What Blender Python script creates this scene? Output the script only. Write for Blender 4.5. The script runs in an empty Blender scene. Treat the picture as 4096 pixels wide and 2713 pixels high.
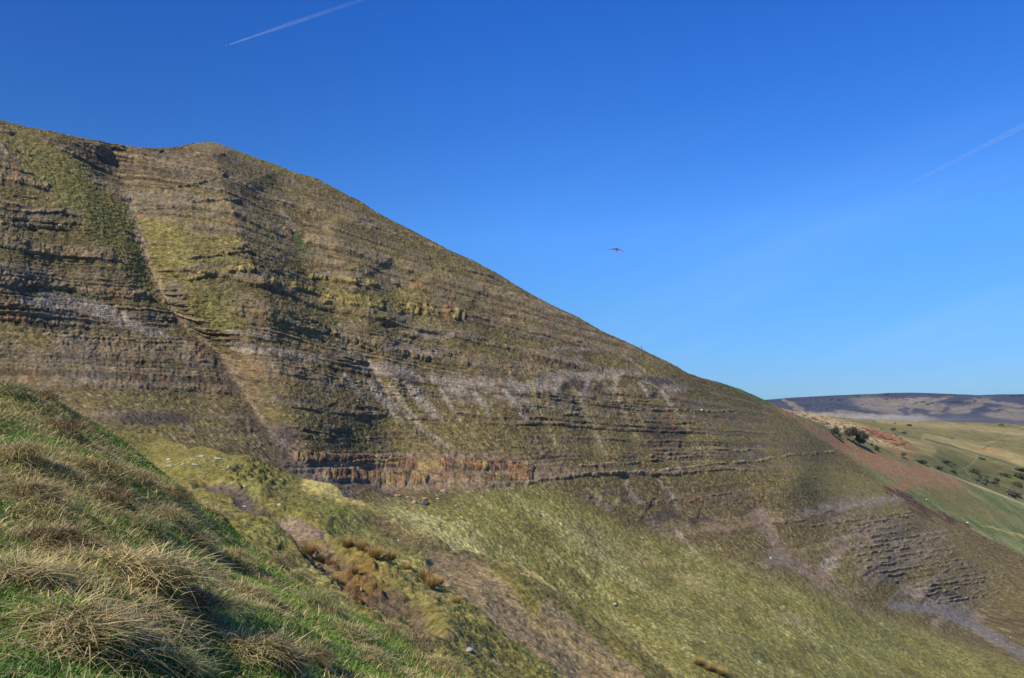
import bpy, math, random
import numpy as np
from mathutils import Vector, Matrix

# ------------------------------------------------------------------ camera, sky, sun, exposure
sc = bpy.context.scene
F = 3124.0                       # focal length of the survey grid (units of the 4096 wide plan)
PITCH = math.atan(284.0 / F)
cam_d = bpy.data.cameras.new("camera")
cam_d.sensor_width = 36.0
cam_d.lens = 36.0 * F / 4096.0
cam_d.clip_start = 0.1
cam_d.clip_end = 60000.0
cam = bpy.data.objects.new("camera", cam_d)
sc.collection.objects.link(cam)
cam.location = (0, 0, 0)
cam.rotation_euler = (math.pi / 2 + PITCH, 0, 0)
sc.camera = cam

SUN_EL = math.radians(46)
SUN_AZ = (-0.69, -0.724)          # horizontal direction towards the sun
world = bpy.data.worlds.new("World")
sc.world = world
world.use_nodes = True
wn, wl = world.node_tree.nodes, world.node_tree.links
wn.clear()
out = wn.new("ShaderNodeOutputWorld")
bg = wn.new("ShaderNodeBackground")
sky = wn.new("ShaderNodeTexSky")
sky.sky_type = 'NISHITA'
sky.sun_disc = False
sky.sun_elevation = SUN_EL
sky.sun_rotation = math.atan2(SUN_AZ[0], SUN_AZ[1])
sky.altitude = 450
sky.air_density = 1.0
sky.dust_density = 0.0
sky.ozone_density = 2.0
# colour of a very clear spring sky: tint by elevation, a little deeper to the left
geo = wn.new("ShaderNodeTexCoord")
sep = wn.new("ShaderNodeSeparateXYZ"); wl.new(geo.outputs['Generated'], sep.inputs[0])
ramp = wn.new("ShaderNodeValToRGB")
_st = [(0.0, (.30, .56, 1.0)), (.045, (.32, .60, 1.10)), (.13, (.38, .79, 1.30)), (.22, (.43, .98, 1.74)), (.34, (.31, .89, 1.80)), (.47, (.215, .81, 1.90)), (1.0, (.25, .8, 1.8))]
while len(ramp.color_ramp.elements) < len(_st): ramp.color_ramp.elements.new(0.5)
for e_, (p_, c_) in zip(ramp.color_ramp.elements, _st):
    e_.position = p_; e_.color = tuple(v / 2 for v in c_) + (1,)
wl.new(sep.outputs['Z'], ramp.inputs[0])
lr = wn.new("ShaderNodeMapRange"); lr.inputs[1].default_value = -0.62; lr.inputs[2].default_value = 0.1
lr.inputs[3].default_value = 1.45; lr.inputs[4].default_value = 2.0; lr.interpolation_type = 'SMOOTHSTEP'
wl.new(sep.outputs['X'], lr.inputs[0])
tint = wn.new("ShaderNodeVectorMath"); tint.operation = 'MULTIPLY'
tsc = wn.new("ShaderNodeVectorMath"); tsc.operation = 'SCALE'
wl.new(sky.outputs[0], tint.inputs[0]); wl.new(ramp.outputs[0], tint.inputs[1])
wl.new(tint.outputs[0], tsc.inputs[0]); wl.new(lr.outputs[0], tsc.inputs['Scale'])
# thin cirrus streaks in the lower right of the sky
mp = wn.new("ShaderNodeMapping"); mp.vector_type = 'TEXTURE'
mp.inputs['Rotation'].default_value = (0, math.radians(-22), 0)
mp.inputs['Scale'].default_value = (0.9, 1.0, 0.10)
nz = wn.new("ShaderNodeTexNoise"); nz.inputs['Scale'].default_value = 1.6
nz.inputs['Detail'].default_value = 5; nz.inputs['Roughness'].default_value = 0.5
rp = wn.new("ShaderNodeMapRange"); rp.inputs[1].default_value = 0.46; rp.inputs[2].default_value = 0.80
rp.inputs[3].default_value = 0.0; rp.inputs[4].default_value = 0.19
mx = wn.new("ShaderNodeMixRGB"); mx.inputs[2].default_value = (5.2, 7.2, 10.0, 1)
wl.new(geo.outputs['Generated'], mp.inputs[0]); wl.new(mp.outputs[0], nz.inputs['Vector'])
wl.new(nz.outputs[0], rp.inputs[0])
cz = wn.new("ShaderNodeMapRange"); cz.inputs[1].default_value = 0.36; cz.inputs[2].default_value = 0.10
cxr = wn.new("ShaderNodeMapRange"); cxr.inputs[1].default_value = -0.05; cxr.inputs[2].default_value = 0.35
wl.new(sep.outputs['Z'], cz.inputs[0]); wl.new(sep.outputs['X'], cxr.inputs[0])
cm = wn.new("ShaderNodeMath"); cm.operation = 'MULTIPLY'; cm2 = wn.new("ShaderNodeMath"); cm2.operation = 'MULTIPLY'
wl.new(cz.outputs[0], cm.inputs[0]); wl.new(cxr.outputs[0], cm.inputs[1]); wl.new(cm.outputs[0], cm2.inputs[0]); wl.new(rp.outputs[0], cm2.inputs[1])
wl.new(cm2.outputs[0], mx.inputs[0])
wl.new(tsc.outputs[0], mx.inputs[1])
wl.new(mx.outputs[0], bg.inputs[0])
bg.inputs[1].default_value = 0.088
wl.new(bg.outputs[0], out.inputs[0])

sd = bpy.data.lights.new("sun", 'SUN')
sd.energy = 5.0
sd.angle = math.radians(0.53)
sd.color = (1.0, 0.93, 0.79)
sun = bpy.data.objects.new("sun", sd)
sc.collection.objects.link(sun)
ce = math.cos(SUN_EL)
sdir = Vector((SUN_AZ[0] * ce, SUN_AZ[1] * ce, math.sin(SUN_EL)))
sun.rotation_euler = sdir.to_track_quat('Z', 'Y').to_euler()

sc.view_settings.view_transform = 'Standard'
sc.view_settings.look = 'None'
sc.view_settings.exposure = 0.2
sc.view_settings.gamma = 1.0
sc.cycles.max_bounces = 5
sc.cycles.diffuse_bounces = 2
sc.cycles.transparent_max_bounces = 12
sc.cycles.volume_bounces = 0

rng = np.random.default_rng(7)
random.seed(7)
f32 = np.float32

# ------------------------------------------------------------------ noise and helpers
_tab = rng.permutation(4096).astype(np.int32)
_gr = rng.random(4096).astype(f32) * f32(2 * math.pi)
_gx, _gy = np.cos(_gr), np.sin(_gr)

def perlin(x, y, seed=0):
    x = np.asarray(x, f32); y = np.asarray(y, f32)
    xi = np.floor(x).astype(np.int32); yi = np.floor(y).astype(np.int32)
    xf = x - xi; yf = y - yi
    u = xf * xf * xf * (xf * (xf * 6 - 15) + 10)
    v = yf * yf * yf * (yf * (yf * 6 - 15) + 10)
    def g(ix, iy, dx, dy):
        h = _tab[(_tab[(ix + seed * 131) & 4095] + iy) & 4095]
        return _gx[h] * dx + _gy[h] * dy
    a = g(xi, yi, xf, yf); b = g(xi + 1, yi, xf - 1, yf)
    c = g(xi, yi + 1, xf, yf - 1); d = g(xi + 1, yi + 1, xf - 1, yf - 1)
    a = a + u * (b - a); c = c + u * (d - c)
    return (a + v * (c - a)) * f32(1.5)

def fbm(x, y, octs=4, seed=0, gain=0.5, lac=2.03):
    r = 0; a = 1.0; t = 0
    for o in range(octs):
        r = r + a * perlin(x, y, seed + o * 7)
        t += a; a *= gain
        x = x * lac + 13.7; y = y * lac + 5.3
    return r / t

def hash01(a, b=0, seed=0):
    a = np.asarray(a).astype(np.int32); b = np.asarray(b).astype(np.int32)
    h = _tab[(_tab[(a + seed * 57) & 4095] + b) & 4095]
    return h.astype(f32) / f32(4096)

def sstep(a, b, x):
    t = np.clip((x - a) / (b - a), 0, 1)
    return t * t * (3 - 2 * t)

def unproj(px, py):
    """plan grid direction -> (x/y, z/y) slopes in the world"""
    cx = (np.asarray(px, np.float64) - 2048.0) / F
    cy = (1356.5 - np.asarray(py, np.float64)) / F
    c, s = math.cos(PITCH), math.sin(PITCH)
    dy = c - s * cy
    return cx / dy, (s + c * cy) / dy

def world_pt(px, py, D):
    u, v = unproj(px, py)
    return np.stack([u * D, D * np.ones_like(u), v * D], -1)

def seg_dist(px, py, pts, signed=False):
    """distance to a polyline; param along; sign (+ to the right of travel, y down)"""
    best = np.full(np.shape(px), 1e9, f32); par = np.zeros(np.shape(px), f32); sg = np.zeros(np.shape(px), f32)
    n = len(pts) - 1
    for i in range(n):
        (x0, y0), (x1, y1) = pts[i], pts[i + 1]
        dx, dy = x1 - x0, y1 - y0
        L2 = dx * dx + dy * dy
        t = np.clip(((px - x0) * dx + (py - y0) * dy) / L2, 0, 1)
        ex = px - x0 - t * dx; ey = py - y0 - t * dy
        d = np.sqrt(ex * ex + ey * ey)
        m = d < best
        best = np.where(m, d, best); par = np.where(m, (i + t) / n, par)
        if signed:
            sg = np.where(m, np.sign(dx * ey - dy * ex), sg)
    return (best, par, -sg) if signed else (best, par)

def stroke(px, py, pts, w, soft=0.6):
    d, par = seg_dist(px, py, pts)
    return 1 - sstep(w * (1 - soft), w * (1 + soft), d)

def ell(px, py, cx, cy, rx, ry, deg=0.0, soft=0.4):
    a = math.radians(deg); c, s = math.cos(a), math.sin(a)
    dx = px - cx; dy = py - cy
    r = np.sqrt(((dx * c + dy * s) / rx) ** 2 + ((-dx * s + dy * c) / ry) ** 2)
    return 1 - sstep(1 - soft, 1 + soft, r)

def interp(x, pts):
    xs = [p[0] for p in pts]; ys = [p[1] for p in pts]
    return np.interp(x, xs, ys)

class TPS:
    def __init__(self, ctrl, smooth=1e-4):
        c = np.array(ctrl, float)
        self.p = c[:, :2] / 1000.0
        val = 1.0 / c[:, 2]
        self.sc = val.mean()
        n = len(c)
        r = np.linalg.norm(self.p[:, None] - self.p[None], axis=-1)
        K = np.where(r > 0, r * r * np.log(r + 1e-12), 0) + np.eye(n) * smooth
        P = np.c_[np.ones(n), self.p]
        A = np.block([[K, P], [P.T, np.zeros((3, 3))]])
        self.w = np.linalg.solve(A, np.r_[val / self.sc, 0, 0, 0])
    def __call__(self, px, py):
        x = np.asarray(px, float) / 1000.0; y = np.asarray(py, float) / 1000.0
        out = self.w[-3] + self.w[-2] * x + self.w[-1] * y
        for (a, b), w in zip(self.p, self.w[:-3]):
            r2 = (x - a) ** 2 + (y - b) ** 2
            out = out + w * 0.5 * r2 * np.log(r2 + 1e-12)
        return 1.0 / np.maximum(out * self.sc, 1e-5)

def grid_normals(P):
    du = np.gradient(P, axis=1); dv = np.gradient(P, axis=0)
    n = np.cross(du, dv)
    n /= np.maximum(np.linalg.norm(n, axis=-1, keepdims=True), 1e-9)
    flip = np.sum(n * P, -1) > 0
    n[flip] *= -1
    return n

def mesh_from(name, V, faces, col=None, mat=None, smooth=True, parent=None, link=True):
    """V (N,3); faces (M,4) or (M,3) int arrays or list of such"""
    if not isinstance(faces, list): faces = [faces]
    me = bpy.data.meshes.new(name)
    V = np.ascontiguousarray(V, f32)
    me.vertices.add(len(V)); me.vertices.foreach_set("co", V.ravel())
    tot = sum(f.size for f in faces); nf = sum(len(f) for f in faces)
    me.loops.add(tot); me.polygons.add(nf)
    me.loops.foreach_set("vertex_index", np.concatenate([f.ravel() for f in faces]).astype(np.int32))
    sizes = np.concatenate([np.full(len(f), f.shape[1], np.int32) for f in faces])
    st = np.zeros(nf, np.int32); st[1:] = np.cumsum(sizes)[:-1]
    me.polygons.foreach_set("loop_start", st)
    me.polygons.foreach_set("loop_total", sizes)
    if smooth: me.polygons.foreach_set("use_smooth", np.ones(nf, bool))
    me.update(calc_edges=True)
    if col is not None:
        at = me.color_attributes.new("Col", 'FLOAT_COLOR', 'POINT')
        c4 = np.ones((len(V), 4), f32); c4[:, :col.shape[1]] = col
        at.data.foreach_set("color", c4.ravel())
    if mat: me.materials.append(mat)
    if not link: return me
    o = bpy.data.objects.new(name, me)
    sc.collection.objects.link(o)
    if parent: o.parent = parent
    return o

def grid_faces(R, C):
    i = np.arange(R * C, dtype=np.int32).reshape(R, C)
    return np.stack([i[:-1, :-1], i[1:, :-1], i[1:, 1:], i[:-1, 1:]], -1).reshape(-1, 4)

def tag(o, label=None, cat=None, group=None, kind=None):
    if label: o['label'] = label
    if cat: o['category'] = cat
    if group: o['group'] = group
    if kind: o['kind'] = kind
    return o

def mix(a, b, t):
    a = np.asarray(a, f32); b = np.asarray(b, f32)
    return a + (b - a) * t[..., None]

# ------------------------------------------------------------------ materials
def mat_new(name):
    m = bpy.data.materials.new(name); m.use_nodes = True
    n = m.node_tree.nodes; n.clear()
    return m, n, m.node_tree.links

def terrain_mat(name, scales=((0.9, 0.35), (6.0, 0.35)), bump=0.6, bump_scale=2.0, bump_dist=0.3, rough=0.95):
    m, n, l = mat_new(name)
    o = n.new("ShaderNodeOutputMaterial"); b = n.new("ShaderNodeBsdfPrincipled")
    b.inputs['Roughness'].default_value = rough
    b.inputs['Specular IOR Level'].default_value = 0.15
    at = n.new("ShaderNodeAttribute"); at.attribute_name = "Col"
    tc = n.new("ShaderNodeTexCoord")
    cur = at.outputs['Color']
    for s, amt in scales:
        t = n.new("ShaderNodeTexNoise"); t.inputs['Scale'].default_value = s
        t.inputs['Detail'].default_value = 1.5; t.inputs['Roughness'].default_value = 0.6
        l.new(tc.outputs['Object'], t.inputs['Vector'])
        r = n.new("ShaderNodeMapRange"); r.inputs[1].default_value = 0.3; r.inputs[2].default_value = 0.7
        r.inputs[3].default_value = 1 - amt; r.inputs[4].default_value = 1 + amt
        l.new(t.outputs[0], r.inputs[0])
        x = n.new("ShaderNodeVectorMath"); x.operation = 'SCALE'
        l.new(cur, x.inputs[0]); l.new(r.outputs[0], x.inputs['Scale'])
        cur = x.outputs[0]
    l.new(cur, b.inputs['Base Color'])
    if bump:
        t = n.new("ShaderNodeTexNoise"); t.inputs['Scale'].default_value = bump_scale
        t.inputs['Detail'].default_value = 2; t.inputs['Roughness'].default_value = 0.6
        l.new(tc.outputs['Object'], t.inputs['Vector'])
        bp = n.new("ShaderNodeBump"); bp.inputs['Strength'].default_value = bump
        bp.inputs['Distance'].default_value = bump_dist
        l.new(t.outputs[0], bp.inputs['Height']); l.new(bp.outputs[0], b.inputs['Normal'])
    l.new(b.outputs[0], o.inputs[0])
    return m

M_cliff = terrain_mat("cliff_rock_and_turf", ((0.35, 0.15), (1.1, 0.28), (2.2, 0.20)), 0.7, 1.0, 0.7)
M_slump = terrain_mat("slumped_turf_and_earth", ((0.6, 0.2), (2.5, 0.28), (6.0, .28)), 0.7, 3.0, 0.22)
M_bank = terrain_mat("bank_soil_and_moss", ((2.0, 0.25), (30.0, 0.3)), 0.5, 25.0, 0.02)
M_valley = terrain_mat("valley_grassland", ((0.05, 0.2), (0.5, 0.25)), 0.5, 0.8, 0.6)
M_moor = terrain_mat("heather_moor", ((0.004, 0.2), (0.03, 0.25)), 0.4, 0.02, 12.0)

def blade_mat(name, trans=0.22):
    m, n, l = mat_new(name)
    o = n.new("ShaderNodeOutputMaterial")
    at = n.new("ShaderNodeAttribute"); at.attribute_name = "Col"
    tc = n.new("ShaderNodeTexCoord")
    t = n.new("ShaderNodeTexNoise"); t.inputs['Scale'].default_value = 40.0
    l.new(tc.outputs['Object'], t.inputs['Vector'])
    r = n.new("ShaderNodeMapRange"); r.inputs[1].default_value = 0.3; r.inputs[2].default_value = 0.7
    r.inputs[3].default_value = 0.8; r.inputs[4].default_value = 1.2
    l.new(t.outputs[0], r.inputs[0])
    x = n.new("ShaderNodeVectorMath"); x.operation = 'SCALE'
    l.new(at.outputs['Color'], x.inputs[0]); l.new(r.outputs[0], x.inputs['Scale'])
    d = n.new("ShaderNodeBsdfPrincipled"); d.inputs['Roughness'].default_value = 0.55
    d.inputs['Specular IOR Level'].default_value = 0.3
    tr = n.new("ShaderNodeBsdfTranslucent"); mxs = n.new("ShaderNodeMixShader")
    mxs.inputs[0].default_value = trans
    l.new(x.outputs[0], d.inputs['Base Color']); l.new(x.outputs[0], tr.inputs[0])
    l.new(d.outputs[0], mxs.inputs[1]); l.new(tr.outputs[0], mxs.inputs[2]); l.new(mxs.outputs[0], o.inputs[0])
    return m
M_blade = blade_mat("grass_blades")
M_leaf = blade_mat("leaves", 0.2)

def simple_mat(name, col, rough=0.8, noise=0.25, scale=6.0, bump=0.3, spec=0.3):
    m, n, l = mat_new(name)
    o = n.new("ShaderNodeOutputMaterial"); b = n.new("ShaderNodeBsdfPrincipled")
    b.inputs['Roughness'].default_value = rough; b.inputs['Specular IOR Level'].default_value = spec
    tc = n.new("ShaderNodeTexCoord"); t = n.new("ShaderNodeTexNoise")
    t.inputs['Scale'].default_value = scale; t.inputs['Detail'].default_value = 5
    l.new(tc.outputs['Object'], t.inputs['Vector'])
    cr = n.new("ShaderNodeMixRGB")
    cr.inputs[1].default_value = tuple(c * (1 - noise) for c in col) + (1,)
    cr.inputs[2].default_value = tuple(min(1, c * (1 + noise)) for c in col) + (1,)
    l.new(t.outputs[0], cr.inputs[0]); l.new(cr.outputs[0], b.inputs['Base Color'])
    if bump:
        bp = n.new("ShaderNodeBump"); bp.inputs['Strength'].default_value = bump
        l.new(t.outputs[0], bp.inputs['Height']); l.new(bp.outputs[0], b.inputs['Normal'])
    l.new(b.outputs[0], o.inputs[0])
    return m

# ------------------------------------------------------------------ colours (albedo)
def C(*a): return np.array(a, f32)
GRASS_OLIVE = C(.165, .142, .048)
GRASS_GREEN = C(.125, .145, .038)
GRASS_DRY = C(.330, .300, .115)
HEATH = C(.125, .098, .048)
ROCK = C(.235, .185, .105)
ROCK_YEL = C(.230, .200, .070)
ROCK_PALE = C(.40, .37, .28)
SHALE = C(.315, .270, .205)
SHALE_DK = C(.075, .062, .056)
ORANGE = C(.38, .150, .045)
EARTH = C(.270, .210, .140)
BRACKEN = C(.275, .130, .075)

# ------------------------------------------------------------------ HILLSIDE with the landslip scar
def plane_D(px, py, A=-181.0, m=1.05, nx=0.69, ny=-0.72):
    u, v = unproj(px, py)
    return A / (v + m * (nx * u + ny))

RIDGE = [(-700, 395), (-400, 430), (-200, 455), (0, 480), (110, 508), (220, 528), (330, 552), (440, 572), (560, 590), (640, 594), (720, 585), (780, 572),
         (830, 568), (870, 572), (910, 588), (1000, 622), (1100, 657), (1180, 690), (1270, 714), (1330, 748), (1400, 785), (1450, 808),
         (1500, 845), (1570, 882), (1640, 918), (1700, 948), (1800, 1002), (1900, 1045), (2000, 1100), (2100, 1162), (2200, 1217),
         (2300, 1262), (2400, 1320), (2500, 1365), (2600, 1413), (2700, 1462), (2750, 1492), (2800, 1510), (2880, 1530),
         (2960, 1556), (3040, 1592), (3120, 1632), (3180, 1658), (3260, 1688), (3340, 1720), (3420, 1748), (3500, 1780), (3600, 1820),
         (3743, 1876), (3854, 1920), (3960, 1960), (4096, 2014), (4300, 2090), (4700, 2240)]
BOT = [(-700, 1850), (500, 1900), (900, 1960), (1400, 2080), (1900, 2300), (2500, 2900), (2900, 3000), (4700, 3000)]
ctrl = []
for p in [(-600, 500), (-600, 1200), (-600, 1800), (0, 480), (0, 1100), (0, 1700), (400, 800), (400, 1500), (830, 570), (800, 1100), (800, 1600), (1270, 710), (1300, 1200), (1300, 1700),
          (1500, 1950), (1700, 1300), (2050, 1110), (2000, 1600), (2000, 1880), (2400, 1330), (2400, 1700), (2700, 1500), (2700, 1800),
          (2900, 1750), (3000, 2000), (3200, 1900), (3300, 2150), (3500, 2150), (3600, 2400), (3750, 2330), (2700, 2080), (3900, 2480)]:
    ctrl.append((p[0], p[1], float(plane_D(*p))))
ctrl += [(3060, 1600, 418), (3330, 1750, 455), (3600, 1845, 490), (3850, 1914, 520), (4096, 2014, 520), (4600, 2210, 500),
         (3300, 1850, 385), (3500, 1950, 400), (3700, 2100, 385), (4000, 2250, 385), (4500, 2450, 360), (4096, 2440, 325),
         (2750, 2713, 158), (3400, 2713, 195), (4096, 2713, 243), (4600, 2713, 300), (4600, 2850, 265), (3000, 2850, 155), (2400, 2500, 172), (2200, 2150, 196),
         (3000, 2450, 205), (3500, 2560, 232), (900, 1960, 135), (200, 1900, 120), (1500, 2080, 160), (3900, 2600, 262)]
hill_tps = TPS(ctrl, 3e-4)

def hill_disp(px, py, D, W):
    """metres outwards along the normal: spurs, gullies, beds"""
    sc_ = D / F
    x, y, z = W[..., 0], W[..., 1], W[..., 2]
    s = 0.72 * x + 0.69 * y           # along strike
    q = 0.69 * x - 0.72 * y           # down dip
    d = 4.5 * fbm(s / 45, q / 60, 3, 3) + 1.6 * fbm(s / 14, q / 30, 3, 11)
    face = sstep(3250, 2700, px - (py - 1500) * 1.05)
    d = d * (0.25 + 0.75 * face)
    def add(pts, amp, w, pw=2.0):
        dd, par = seg_dist(px, py, pts)
        dm = dd * sc_ / w
        return amp * np.exp(-dm ** pw) * sstep(0, 0.12, par + 0.03) * (1 - 0.6 * sstep(0.8, 1.0, par))
    d += add([(835, 560), (880, 700), (935, 850), (990, 1000), (1050, 1130), (1090, 1280), (1110, 1420)], 8.5, 11, 1.4)
    d += add([(440, 560), (460, 680), (530, 800), (560, 920), (620, 1130), (700, 1270), (870, 1400), (950, 1500), (1000, 1620), (1090, 1750), (1220, 1880)], -7.5, 7.0, 1.5)
    d += add([(1060, 700), (1130, 850), (1200, 960), (1280, 1150), (1340, 1290), (1420, 1430)], -5.0, 8)
    d += add([(1300, 880), (1400, 1080), (1450, 1250), (1470, 1370)], 5.0, 9, 1.5)
    d += add([(1530, 1050), (1620, 1200), (1690, 1320)], -2.8, 6)
    d += add([(1700, 1100), (1800, 1260), (1900, 1400)], 3.0, 8)
    d += add([(1900, 1180), (2060, 1300), (2130, 1420)], -2.2, 7)
    d += add([(2480, 1420), (2560, 1500), (2640, 1570)], 3.0, 8)
    for g, a, w in [([(1450, 1430), (1560, 1580), (1720, 1740)], -1.6, 1.8), ([(2050, 1450), (2140, 1560), (2180, 1680), (2210, 1800)], -.9, 4),
                    ([(2270, 1530), (2340, 1620), (2370, 1710), (2420, 1790)], -1.5, 4), ([(2390, 1530), (2470, 1590), (2510, 1680), (2560, 1760)], -1.5, 4),
                    ([(2560, 1520), (2650, 1600), (2720, 1690), (2790, 1790), (2850, 1840)], -1.0, 4),
                    ([(2490, 1900), (2530, 1990), (2600, 2060)], -1.2, 2.5), ([(2620, 1900), (2700, 1990)], -1.0, 2),
                    ([(3010, 2010), (3080, 2130), (3180, 2240), (3330, 2340)], -3.5, 5),
                    ([(2580, 2040), (2660, 2090), (2760, 2110)], -1.6, 5), ([(2790, 2060), (2870, 2090)], -1.3, 4),
                    ([(3700, 2380), (3780, 2440), (3900, 2520)], -3.0, 7), ([(3290, 2300), (3340, 2210), (3500, 2150)], -1.5, 4)]:
        d += add(g, a, w)
    d += add([(560, 1000), (640, 1150), (720, 1275), (800, 1345), (900, 1440), (985, 1580), (1030, 1680), (1100, 1760), (1230, 1890)], -3.6, 4.0, 1.5)
    # near buttress on the left stands proud of the gully
    dd, par, sg = seg_dist(px, py, [(-900, 420), (-250, 640), (60, 790), (250, 890), (344, 955), (574, 1156), (763, 1334), (900, 1480), (985, 1620), (1040, 1720)], True)
    sd_ = dd * sg * sc_               # + on the lower-left side
    wob = 1.5 * fbm(s / 9, z / 9, 3, 21)
    left = sstep(-9, 3, sd_ + wob) * sstep(1850, 1600, py)
    d += 3.0 * left + 1.5 * np.exp(-((sd_ - 4) / 7.0) ** 2) * left
    d -= 3.0 * np.exp(-((sd_ + 9) / 7.0) ** 2) * sstep(1850, 1600, py)
    return d, face, s, q

BEDS = np.cumsum(rng.uniform(0.7, 2.0, 400)) - 120.0
BEDS3 = np.cumsum(rng.uniform(2.2, 6.5, 90)) - 120.0
HARD3 = (np.arange(91) % 2 * .62 + .38 * rng.random(91)).astype(f32)
HARD = rng.random(401).astype(f32)
BEDS2 = np.cumsum(rng.uniform(0.38, 0.85, 800)) - 120.0
HARD2 = rng.random(801).astype(f32)

def bed(b, table, hard, edge=0.12):
    i = np.searchsorted(table, b)
    h = hard[i]; hp = hard[np.maximum(i - 1, 0)]
    lo = table[np.maximum(i - 1, 0)]
    t = sstep(0, edge, b - lo)
    return hp + (h - hp) * t, i

KEYBEDS = [  # polyline, half width px, outwards m, colour, joint width m
    ([(1200, 1832), (1400, 1840), (1560, 1850), (1700, 1860), (1850, 1858), (2000, 1862), (2115, 1876)], 21, 1.25, 'B', 2.3),
    ([(1320, 1902), (1480, 1910), (1600, 1918), (1690, 1914)], 24, 1.35, 'B', 1.7),
    ([(1930, 1910), (2030, 1912), (2110, 1906)], 17, 0.9, 'B', 2.0), ([(1720, 1900), (1800, 1906), (1880, 1908)], 10, 0.6, 'B', 1.6),
    ([(2370, 1902), (2480, 1893), (2620, 1884), (2740, 1875), (2860, 1858), (2960, 1850), (3080, 1835), (3200, 1815), (3330, 1808)], 7.5, 0.8, 'p', 0.9),
    ([(2600, 1843), (2700, 1832), (2770, 1828)], 6, 0.9, 'r', 1.1), ([(2600, 1824), (2700, 1815), (2810, 1815)], 5, 0.8, 'r', 1.1),
    ([(2905, 1808), (3010, 1795)], 7, 0.8, 'p', 1.0), ([(2320, 1862), (2420, 1857), (2560, 1850)], 5, 0.6, 'p', 1.0),
    ([(2200, 1655), (2330, 1654)], 6, 0.6, 'p', 1.1), ([(2530, 1642), (2700, 1640), (2860, 1645), (2950, 1640)], 6, 0.7, 'p', 1.0),
    ([(2370, 1608), (2455, 1608)], 5, 0.6, 'y', 1.0), ([(2520, 1605), (2620, 1602), (2660, 1606)], 5, 0.6, 'y', 1.0),
    ([(2570, 1690), (2700, 1695), (2800, 1688)], 3.5, 0.9, 'd', 1.0), ([(2580, 1715), (2700, 1716)], 3, 0.9, 'd', 1.0),
    ([(2750, 2010), (2830, 1985), (2920, 1975)], 5, 0.7, 'r', 1.3), ([(2560, 2012), (2640, 2006), (2730, 1995)], 4, 0.6, 'r', 1.3),
    ([(1170, 1720), (1260, 1730), (1320, 1738)], 6, 0.9, 'd', 1.6), ([(2030, 1790), (2190, 1795)], 5, 0.6, 'd', 1.6),
    ([(0, 890), (130, 905), (280, 905)], 11, 1.0, 'p', 1.8), ([(40, 780), (140, 790)], 6, 0.8, 'p', 1.5),
    ([(60, 600), (130, 620), (200, 650)], 7, 0.9, 'p', 1.5),
    ([(1060, 1130), (1200, 1150), (1330, 1190), (1500, 1235)], 16, 1.4, 'y', 1.8), ([(760, 1115), (900, 1085), (1010, 1075)], 15, 1.2, 'y', 1.8),
    ([(600, 1032), (740, 1040), (860, 1025), (1000, 1005)], 6, 0.9, 'r', 1.8),
    ([(1250, 1110), (1400, 1120), (1500, 1140)], 14, 1.2, 'y', 1.5), ([(1300, 1200), (1440, 1205), (1520, 1220)], 24, 1.0, 'y', 1.5),
    ([(1570, 1230), (1740, 1240), (1840, 1262)], 24, 1.0, 'y', 1.5), ([(1190, 1300), (1350, 1340), (1480, 1390), (1700, 1430)], 22, 1.0, 'r', 1.0),
    ([(560, 840), (680, 835), (800, 815), (960, 800)], 6, 1.1, 'r', 1.8), ([(620, 760), (780, 745), (900, 700)], 5, 1.0, 'r', 1.6),
    ([(780, 620), (900, 620)], 7, 1.1, 'r', 1.6),
]
for i in range(21):   # the stacked thin beds in the bowl at lower right
    y0 = 2070 + i * 15.5 + random.uniform(-3, 3)
    x0 = 3290 + i * 19 + random.uniform(-60, 60) + (0 if i < 15 else 70); x1 = 3640 + i * 20 + random.uniform(-70, 60)
    KEYBEDS.append(([(x0, y0 + 34), ((x0 + x1) / 2, y0 + 6), (x1, y0 - 22)], 5.5 + 3 * (i in (1, 9)), 0.95, 'r', 1.2))

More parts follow.
